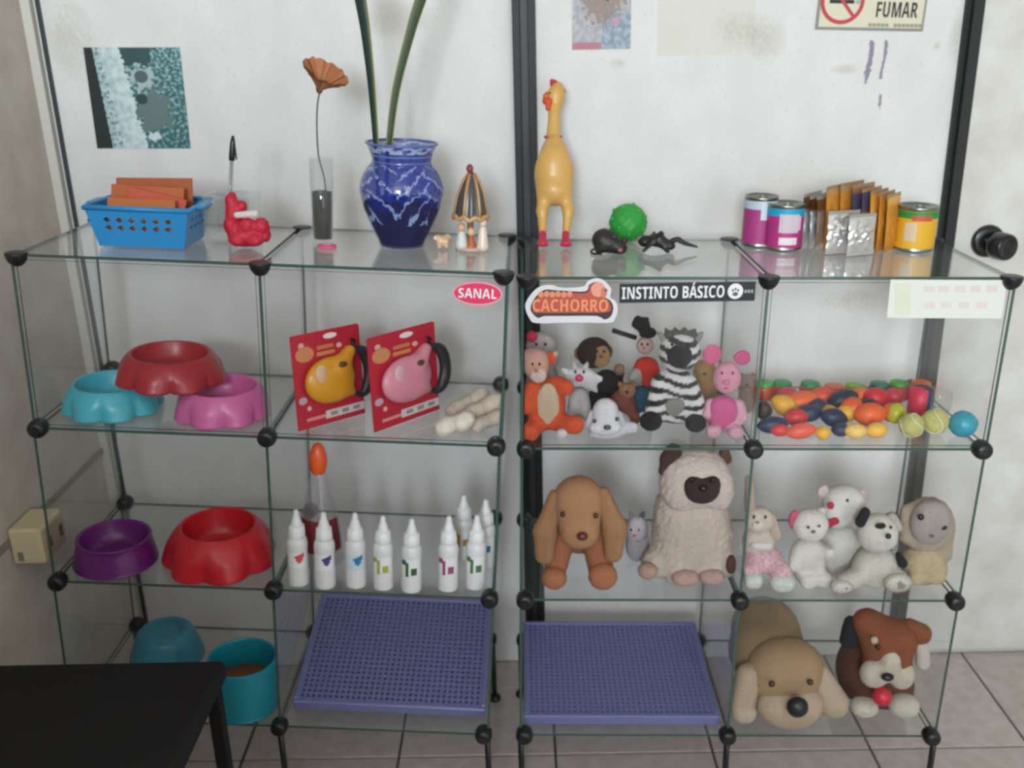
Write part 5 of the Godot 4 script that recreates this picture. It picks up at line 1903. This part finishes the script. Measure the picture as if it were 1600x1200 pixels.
	part("body", [E(1132, 648, -0.004, 30, 30, 22), C(1110, 630, 0.0, 8, 1104, 648, 0.012, 7), C(1155, 632, 0.0, 8, 1162, 654, 0.012, 7), E(1115, 674, 0.030, 13, 11, 13), E(1150, 676, 0.030, 13, 11, 13)], "d8a4b4")
	part("vest", [E(1129, 645, 0.006, 25, 29, 19)], "cf5a90")
	part("head", [E(1136, 590, 0.006, 22, 26, 20)], "d994aa")
	part("ear", [E(1113, 554, 0.0, 16, 17, 6)], "d9628e")
	part("ear", [E(1160, 559, 0.0, 14, 13, 6)], "d6588c")
	part("snout", [E(1135, 597, 0.026, 7, 5.5, 6)], "d27a96")
	for u in [1128, 1145]:
		bead("eye", u, 583, 0.026, 1.8, 2.6, "5a2a3a")
	bead("mouth", 1135, 606, 0.024, 4, 2.2, "b83a66", 0.7)
	# white dog lying at the front
	plush("plush_dog", "small white plush dog lying at the front of the shelf", "plush toy", U, 1, 948, 684, G)
	part("body", [E(952, 660, -0.02, 34, 18, 30), C(975, 668, 0.0, 10, 990, 668, 0.012, 9), E(946, 676, 0.012, 28, 10, 14)], "d2d0d4")
	part("head", [E(946, 646, 0.006, 21, 25, 20), E(946, 668, 0.022, 26, 13, 14)], "dedce0")
	part("ear", [C(925, 646, 0.004, 6, 920, 664, 0.008, 7)], "cfccd2")
	part("ear", [C(966, 646, 0.004, 6, 972, 662, 0.008, 7)], "c4c2c8")
	bead("eye", 929, 658, 0.028, 3, 3.6, "3a3a40")
	bead("eye", 964, 655, 0.026, 3, 3.6, "3a3a40")
	bead("nose", 949, 668, 0.043, 6, 4, "4a4a52")
	# two tan plush toys squeezed in behind the pig
	plush("plush_bear", "ochre plush bear peeking out between the zebra and the pig", "plush toy", U, 1, 1102, 645, G)
	part("body", [E(1102, 606, 0, 19, 34, 20)], "9a6e3e")
	part("head", [E(1101, 580, 0.004, 18, 18, 16)], "a87c48")
	part("ear", [E(1090, 566, 0.0, 5, 6, 4)], "8a6238")
	part("ear", [E(1110, 566, 0.0, 5, 6, 4)], "8a6238")
	bead("nose", 1101, 584, 0.022, 3, 2.4, "2a1a12")
	plush("plush_bear", "brown plush bear between the pink pig and the glass divider", "plush toy", U, 1, 1166, 650, G)
	part("body", [E(1166, 622, 0, 15, 26, 17)], "8a6450")
	part("head", [E(1167, 598, 0.004, 14, 15, 13)], "a07a64")
	part("ear", [E(1158, 586, 0.0, 5, 5, 4)], "8a6450")
	part("ear", [E(1176, 586, 0.0, 5, 5, 4)], "8a6450")
	bead("nose", 1167, 601, 0.019, 3, 2.4, "2a1a12")


# ---------------------------------------------------------------- plush toys, middle shelf
func build_plush_middle():
	var U = UR
	var G = "plush toys on the middle shelf"
	plush("plush_dog", "tan brown plush dog with long drooping ears", "plush toy", U, 2, 905, 912, G)
	var T = "b07a50"
	part("body", [E(905, 826, -0.075, 48, 34, 50), C(880, 838, -0.02, 20, 866, 898, 0.012, 17), C(928, 838, -0.02, 21, 940, 894, 0.012, 20)], "a4694a", null, 0.005)
	part("head", [E(904, 782, 0.0, 40, 40, 36), E(905, 820, 0.014, 32, 36, 32), E(907, 836, 0.036, 24, 18, 18)], "b2835f", null, 0.005, 0.02)
	part("ear", [C(868, 776, 0.0, 12, 852, 830, 0.010, 18), C(852, 830, 0.010, 18, 851, 866, 0.016, 16)], "a47a58", null, 0.005, 0.01)
	part("ear", [C(942, 772, 0.0, 12, 960, 824, 0.010, 19), C(960, 824, 0.010, 19, 958, 864, 0.016, 15)], "a77c58", null, 0.005, 0.01)
	part("paw", [E(866, 903, 0.030, 20, 18, 20)], "ae7250", null, 0.005)
	part("paw", [E(942, 900, 0.030, 23, 22, 22)], "ae7250", null, 0.005)
	bead("eye", 879, 804, 0.046, 4, 4.6, "3a2416")
	bead("eye", 931, 806, 0.046, 4, 4.6, "3a2416")
	bead("nose", 910, 838, 0.062, 9, 7, "5a2a24", 0.4)
	# large cream dog with dark muzzle
	plush("plush_dog", "large shaggy cream plush dog with dark muzzle and ears", "plush toy", U, 2, 1084, 904, G)
	var K = "c8b8ac"
	part("body", [E(1082, 838, -0.02, 64, 64, 56), E(1080, 800, -0.01, 58, 56, 50), C(1056, 860, 0.0, 24, 1060, 896, 0.028, 20), C(1108, 860, 0.0, 24, 1110, 892, 0.028, 21), E(1024, 880, 0.0, 22, 22, 24), E(1136, 878, 0.0, 18, 24, 22)], K, null, 0.005, 0.02, 0.0034)
	part("head", [E(1086, 746, 0.014, 54, 48, 46), E(1062, 768, 0.024, 26, 30, 26), E(1124, 768, 0.024, 22, 30, 24)], "d2c2b8", null, 0.005, 0.02, 0.0032)
	part("muzzle", [E(1097, 767, 0.062, 27, 21, 18), E(1082, 756, 0.062, 12, 12, 12), E(1113, 755, 0.060, 12, 12, 12)], "3e2a2a", null, 0.0042)
	part("ear", [C(1052, 706, 0.02, 14, 1042, 716, 0.02, 9), C(1042, 716, 0.02, 9, 1035, 736, 0.016, 7)], "4a3430")
	part("ear", [C(1132, 708, 0.006, 9, 1136, 718, 0.0, 8)], "6a4a40")
	for u in [1081, 1113]:
		bead("eye", u, 750, 0.078, 4, 4, "0c0808")
	bead("nose", 1099, 763, 0.086, 7, 5, "140d0e", 0.35)
	part("paw", [E(1012, 892, 0.034, 16, 13, 16)], "b09488")
	part("paw", [E(1070, 902, 0.048, 22, 13, 18)], "b89a90")
	part("paw", [E(1112, 900, 0.048, 20, 13, 18)], "b89a90")
	part("paw", [E(1142, 882, 0.030, 9, 16, 12)], "5a3a32")
	# small white one squeezed between the two
	plush("plush_cat", "small white plush cat with pink nose between the two big dogs", "plush toy", U, 2, 996, 876, G)
	part("body", [E(996, 850, -0.01, 19, 30, 20)], "b8b0b4")
	part("head", [E(995, 826, 0.002, 18, 22, 17)], "c4bcc0")
	part("ear", [C(988, 808, 0.0, 5, 985, 800, 0.0, 2.5)], "8a8488")
	part("ear", [C(1003, 806, 0.0, 5, 1006, 799, 0.0, 2.5)], "6a6468")
	bead("nose", 991, 837, 0.022, 2.6, 2.2, "b04868")
	for u in [986, 998]:
		bead("eye", u, 828, 0.021, 1.8, 2.2, "222024")
	# bunny
	plush("plush_bunny", "beige plush bunny with tall ears and pink checked trousers", "plush toy", U, 2, 1198, 918, G)
	part("body", [E(1186, 846, -0.01, 26, 36, 24)], "c9bcb0")
	part("head", [E(1186, 812, 0.004, 23, 22, 20)], "cdbfb2")
	part("ear", [C(1172, 796, 0.0, 9, 1168, 752, -0.006, 10)], "b8a494")
	part("ear", [C(1204, 808, 0.002, 8, 1213, 836, 0.006, 9)], "c0ae9e")
	part("collar", [E(1190, 851, 0.012, 19, 8, 12)], "d8d4d0")
	var chk = func(p: Vector3):
		var q = (int(floor(p.x * 130.0)) + int(floor(p.y * 130.0)) + int(floor(p.z * 130.0))) % 2
		return Color(0.66, 0.50, 0.52) if q == 0 else Color(0.66, 0.33, 0.39)
	part("trousers", [E(1192, 872, 0, 30, 22, 26), C(1180, 878, 0.01, 16, 1174, 894, 0.034, 15), C(1206, 878, 0.01, 17, 1220, 894, 0.034, 17)], "ffffff", null, 0.0036, 0.01, 0.0006, chk)
	part("foot", [E(1176, 906, 0.046, 16, 14, 17)], "cdd0cc")
	part("foot", [E(1222, 910, 0.046, 20, 15, 18)], "cdd0cc")
	part("snout", [E(1184, 820, 0.022, 10, 8, 8)], "dcd2ca")
	for u in [1178, 1196]:
		bead("eye", u, 808, 0.026, 2.2, 2.8, "2a2220")
	bead("nose", 1184, 817, 0.033, 2.8, 2.2, "b07070")
	# white pair with red hearts
	var W = "d9d5cc"
	plush("plush_bear", "tall white plush bear with red heart patches on its face", "plush toy", U, 2, 1312, 896, G)
	part("body", [E(1312, 862, 0, 34, 48, 30), C(1290, 850, 0.006, 12, 1278, 880, 0.024, 11), C(1332, 856, 0.006, 12, 1340, 884, 0.02, 11)], W, null, 0.0046)
	part("head", [E(1318, 788, 0.006, 33, 33, 29), E(1308, 806, 0.018, 22, 20, 18)], "dedad2", null, 0.0046)
	part("ear", [E(1286, 768, 0.0, 10, 12, 6)], "d0c2bc")
	part("ear", [E(1345, 774, 0.0, 9, 12, 6)], "d6bab8")
	part("heart_patch", [E(1298, 790, 0.034, 6, 6, 4)], "c03a4e", null, 0.0026, 0.004)
	part("heart_patch", [E(1296, 818, 0.038, 7, 8, 4), E(1305, 814, 0.038, 7, 7, 4)], "bf3448", null, 0.0026, 0.004)
	bead("eye", 1324, 782, 0.034, 2.4, 3, "3a3836")
	plush("plush_bear", "small white plush bear with pink ear hugging the tall white bear", "plush toy", U, 2, 1264, 920, G)
	part("body", [E(1262, 872, 0, 28, 38, 26), C(1248, 862, 0.006, 10, 1240, 884, 0.02, 10), C(1278, 858, 0.006, 10, 1296, 864, 0.03, 10), C(1258, 898, 0.01, 14, 1262, 908, 0.03, 13), C(1276, 900, 0.01, 14, 1288, 906, 0.03, 13)], "d5d1c8", null, 0.0046)
	part("head", [E(1266, 820, 0.010, 28, 27, 25), E(1268, 830, 0.026, 16, 12, 12)], "dad6cd", null, 0.0046)
	part("ear", [E(1241, 812, 0.008, 9, 18, 7)], "c8607a")
	part("ear", [E(1284, 800, 0.004, 8, 10, 6)], "d2ccc4")
	bead("eye", 1263, 824, 0.042, 2.6, 2.6, "4a4a48")
	bead("eye", 1280, 822, 0.040, 2.4, 2.4, "4a4a48")
	bead("nose", 1271, 831, 0.047, 3.4, 2.6, "6a5a58")
	# spotted dog
	plush("plush_dog", "white plush dog with black ear and black spots", "plush toy", U, 2, 1370, 926, G)
	var D = "cbc7bc"
	part("body", [E(1368, 886, -0.004, 36, 34, 30), C(1348, 894, 0.006, 15, 1320, 912, 0.036, 15), C(1388, 892, 0.006, 15, 1402, 906, 0.036, 17)], D, null, 0.0046)
	part("head", [E(1370, 832, 0.012, 31, 32, 28), E(1380, 842, 0.028, 20, 16, 16)], "d0ccc2", null, 0.0046)
	part("ear", [C(1352, 800, 0.008, 8, 1345, 816, 0.014, 9)], "26262a")
	part("ear", [C(1394, 808, 0.004, 8, 1402, 824, 0.010, 8)], "b8b2a6")
	part("eye_patch", [E(1376, 822, 0.040, 9, 5, 4)], "2a2a2c", null, 0.0026, 0.004)
	part("spot", [C(1404, 866, 0.012, 5, 1410, 880, 0.020, 8)], "26262a", null, 0.003, 0.004)
	part("paw", [E(1316, 918, 0.048, 18, 13, 17)], "d2cec2")
	part("paw", [E(1404, 912, 0.050, 22, 17, 19)], "d2cec2")
	bead("nose", 1388, 838, 0.055, 4.6, 4.6, "1e1e20")
	bead("eye", 1392, 824, 0.044, 2.4, 2.8, "1e1e20")
	# sheep
	plush("plush_sheep", "beige plush sheep with grey face beside the glass side", "plush toy", U, 2, 1448, 912, G)
	part("body", [E(1444, 880, 0, 34, 34, 30), C(1434, 894, 0.008, 12, 1432, 904, 0.028, 11), C(1462, 892, 0.008, 12, 1466, 902, 0.028, 11)], "c0ad8c", null, 0.0046, 0.012, 0.003)
	part("fleece", [E(1448, 820, -0.006, 40, 46, 32), C(1420, 800, -0.004, 12, 1416, 836, 0, 12), C(1480, 820, -0.004, 10, 1478, 866, 0.002, 11)], "b5a692", null, 0.0046, 0.012, 0.003)
	part("face", [E(1453, 816, 0.018, 32, 38, 24)], "a89e98", null, 0.0046)
	bead("eye", 1439, 808, 0.046, 5, 5.4, "1c1c20")
	bead("eye", 1473, 824, 0.040, 7, 4.6, "1c1c20")
	bead("nose", 1456, 838, 0.048, 3.4, 2.4, "6a5a5a")


# ---------------------------------------------------------------- plush toys, lowest shelf
func build_plush_lower():
	var U = UR
	var G = "plush dogs on the lowest shelf"
	plush("plush_dog", "big tan plush dog lying flat with round black nose", "plush toy", U, 3, 1230, 1136, G)
	part("body", [E(1196, 984, -0.17, 52, 48, 60), E(1200, 1020, -0.10, 60, 52, 70), C(1166, 1070, -0.04, 20, 1160, 1104, 0.0, 19)], "a08869", null, 0.0052, 0.02)
	part("head", [E(1226, 1052, -0.02, 60, 50, 46), E(1230, 1036, -0.03, 52, 36, 40)], "aa8d6d", null, 0.0052, 0.02)
	part("muzzle", [E(1234, 1100, 0.012, 52, 36, 38)], "c2ac94", null, 0.0052, 0.02)
	part("ear", [C(1170, 1056, -0.01, 20, 1160, 1104, 0.012, 19)], "bba68e", null, 0.0052)
	part("ear", [C(1280, 1054, -0.01, 18, 1302, 1098, 0.010, 24)], "beab94", null, 0.0052)
	part("paw", [E(1162, 1112, 0.020, 20, 17, 20)], "c4b29c", null, 0.0052)
	bead("nose", 1246, 1105, 0.064, 17, 17, "1f2124", 0.4)
	bead("eye", 1206, 1069, 0.040, 5, 5, "3a2a24")
	bead("eye", 1266, 1066, 0.036, 5, 5, "3a2a24")
	plush("plush_dog", "brown and white plush dog holding a red ball", "plush toy", U, 3, 1384, 1122, G)
	part("body", [E(1345, 1048, -0.07, 36, 50, 52), E(1380, 1062, -0.05, 44, 44, 46), C(1350, 1076, -0.02, 18, 1348, 1096, 0.012, 17), C(1404, 1074, -0.02, 18, 1410, 1094, 0.012, 17)], "6e4a3c", null, 0.0052, 0.02)
	var H = part("head", [E(1388, 1000, 0.004, 44, 36, 38), E(1356, 972, -0.012, 24, 22, 22), E(1386, 1036, 0.010, 38, 30, 30)], "8a5036", null, 0.0052, 0.02)
	part("muzzle", [E(1366, 1052, 0.030, 22, 24, 20), E(1408, 1054, 0.028, 20, 24, 20), E(1390, 1036, 0.040, 16, 28, 18)], "ccc2b2", H, 0.005, 0.016)
	part("ear", [C(1330, 974, -0.02, 12, 1326, 1000, -0.012, 14)], "26242a")
	part("ear", [C(1422, 980, 0.0, 14, 1438, 990, 0.006, 17)], "8a5434")
	part("ear_tip", [C(1440, 1006, 0.008, 11, 1442, 1036, 0.012, 11)], "cfc8bc")
	part("brow_spot", [E(1366, 1000, 0.040, 6, 7, 5)], "c8b8a4", null, 0.003, 0.005)
	bead("nose", 1387, 1058, 0.064, 10, 6.5, "1a1a1c", 0.35)
	bead("eye", 1372, 1012, 0.046, 4, 4, "1c1412")
	bead("eye", 1410, 1012, 0.044, 4, 4, "1c1412")
	part("paw", [E(1350, 1104, 0.028, 22, 15, 20)], "d0cabc", null, 0.0048)
	part("paw", [E(1412, 1102, 0.028, 24, 18, 22)], "d0cabc", null, 0.0048)
	var rb = spot(U, 3, 1378, 1098)
	var ball_at = oz(1378, 1088, cur_z + 0.052)
	var r = 15.0 / ppm(ball_at)
	ball_at.y = maxf(ball_at.y, spot_at(U, 3, ball_at).y + r)
	tag(obj("red_ball", ball(Vector3.ONE * r, Vector3.ZERO, 24), mat("c4243c", 0.5, "plastic")), "shiny red ball in front of the brown and white plush dog", "ball").position = ball_at


# ---------------------------------------------------------------- stickers on the front panes
func flat_on_front(U, pts: Array, origin: Vector3, off := 0.004) -> PackedVector2Array:
	var inv: Basis = U.b.inverse()
	var out = PackedVector2Array()
	for q in pts:
		var p: Vector3 = inv * (front(U, q[0], q[1], off) - origin)
		out.append(Vector2(p.x, p.y))
	return out


func smooth_poly(p: PackedVector2Array, n := 4) -> PackedVector2Array:
	var out = PackedVector2Array()
	var m = p.size()
	for i in m:
		for k in n:
			out.append(p[i].cubic_interpolate(p[(i + 1) % m], p[(i - 1 + m) % m], p[(i + 2) % m], float(k) / n))
	return out


func build_stickers():
	var white = mat("e6e4e6", 0.5)
	# oval
	var a = front(UL, 746, 459)
	var s = 1.0 / ppm(a)
	var t = thing("oval_sticker", "pink oval sticker with white capital letters on the glass above the leashes", "sticker", a, UL.b)
	obj("pale_edge", prism(oval(0, 0, 39 * s, 19 * s, 48), -0.0015, -0.0012), mat("e89aae", 0.5), t)
	obj("pink_face", prism(oval(0, 0, 36.5 * s, 16.5 * s, 48), -0.0012, -0.0008), mat("dd2c5c", 0.5), t)
	text("SANAL", 15 * s, white, t, Vector3(0, 0, -0.0004), 60 * s)
	# puppy sticker
	a = front(UR, 893, 473)
	s = 1.0 / ppm(a)
	t = thing("puppy_sticker", "white edged orange puppy sticker on the glass beside the black post", "sticker", a, UR.b)
	var q = func(pts): return pts.map(func(p): return [815 + p[0] / 10.0, 430 + p[1] / 10.0])
	var edge: PackedVector2Array = smooth_poly(flat_on_front(UR, q.call([[60, 520], [80, 400], [200, 240], [330, 165], [480, 155], [640, 200], [960, 180], [1040, 90], [1180, 48], [1300, 95], [1400, 220], [1385, 350], [1470, 410], [1505, 540], [1460, 680], [1360, 745], [800, 742], [240, 752], [120, 670]]), a))
	obj("white_edge", prism(edge, -0.0015, -0.0012), mat("d8d6da", 0.5), t)
	var dark: PackedVector2Array = smooth_poly(flat_on_front(UR, q.call([[140, 520], [180, 400], [260, 300], [370, 228], [560, 240], [990, 255], [1060, 150], [1180, 108], [1260, 170], [1330, 260], [1300, 350], [1390, 400], [1435, 520], [1390, 650], [1290, 695], [1180, 640], [700, 640], [360, 640], [260, 672], [170, 600]]), a))
	obj("dark_outline", prism(dark, -0.0012, -0.0009), mat("3a2a2c", 0.5), t)
	var org: PackedVector2Array = smooth_poly(flat_on_front(UR, q.call([[170, 480], [210, 400], [290, 310], [390, 255], [560, 268], [1000, 280], [1075, 165], [1180, 130], [1240, 190], [1300, 270], [1280, 355], [1360, 410], [1395, 500], [1330, 580], [800, 590], [250, 590], [190, 550]]), a))
	obj("orange_field", prism(org, -0.0009, -0.0006), mat("b8503c", 0.5), t)
	text("CACHORRO", 19 * s, mat("e89468", 0.5), t, Vector3(-2 * s, -5 * s, -0.0003), 118 * s)
	for k in 6:
		obj("wavy_lettering", prism(oval((-48 + k * 9) * s, (13 + (k % 2)) * s, 4.2 * s, 5 * s, 14), -0.0006, -0.0003), mat("dd8c6c", 0.5), t)
	obj("puppy_head", prism(oval(41 * s, 21 * s, 11 * s, 12 * s, 24), -0.0006, -0.0003), mat("e29a80", 0.5), t)
	obj("puppy_ear", prism(oval(50 * s, 16 * s, 5 * s, 9 * s, 18), -0.0003, -0.0001), mat("d0785e", 0.5), t)
	obj("puppy_nose", prism(oval(53 * s, 20 * s, 2.6 * s, 2.6 * s, 14), -0.0001, 0.0001), mat("6a5a60", 0.5), t)
	# black strip
	a = front(UR, 1074, 457)
	s = 1.0 / ppm(a)
	t = thing("lettered_strip", "black strip sticker with white capital letters on the glass", "sticker", a, UR.b * Basis(Vector3.BACK, 0.018))
	obj("black_strip", box(Vector3(212 * s, 31 * s, 0.0003), 0.0, Vector3(0, 0, -0.0013)), mat("141418", 0.45), t)
	text("INSTINTO BÁSICO", 19 * s, white, t, Vector3(-22 * s, 0, -0.0008), 160 * s)
	obj("round_mark", prism(oval(75 * s, 0.5 * s, 12 * s, 12.5 * s, 32), -0.0012, -0.0008), white, t)
	for k in 3:
		obj("round_mark_detail", prism(oval((71 + k * 4) * s, (4 if k == 1 else 2) * s, 1.7 * s, 2.3 * s, 12), -0.0008, -0.0006), mat("5a5a60", 0.5), t)
	obj("round_mark_detail", prism(oval(75 * s, -4 * s, 4.5 * s, 3.4 * s, 16), -0.0008, -0.0006), mat("5a5a60", 0.5), t)
	for k in 3:
		obj("small_mark", box(Vector3(3.2 * s, 5 * s, 0.0003), 0.0, Vector3((91 + k * 5) * s, 0, -0.0010)), mat("a8a8ac", 0.5), t)
	# faded white notice
	a = front(UR, 1478, 467)
	s = 1.0 / ppm(a)
	t = thing("faded_notice", "faded white notice with pale pink lines stuck on the glass above the balls", "notice", a, UR.b)
	var sheet = flat_on_front(UR, [[1392, 437], [1574, 438], [1566, 498], [1386, 497]], a)
	obj("sheet", prism(sheet, -0.0016, -0.0010), mat("dcddd6", 0.6), t)
	obj("yellow_mark", prism(flat_on_front(UR, [[1398, 442], [1424, 442], [1422, 492], [1398, 492]], a), -0.0010, -0.0008), mat("d6d8c4", 0.6), t)
	for row in [[452, [1444, 1466, 1492, 1516, 1542], "d9cdca"], [477, [1444, 1470, 1498, 1526], "dacfc9"]]:
		for k in row[1].size():
			var u: int = row[1][k]
			obj("faded_line", prism(flat_on_front(UR, [[u, row[0] - 5], [u + 17, row[0] - 5], [u + 17, row[0] + 5], [u, row[0] + 5]], a), -0.0010, -0.0008), mat(row[2], 0.6), t)
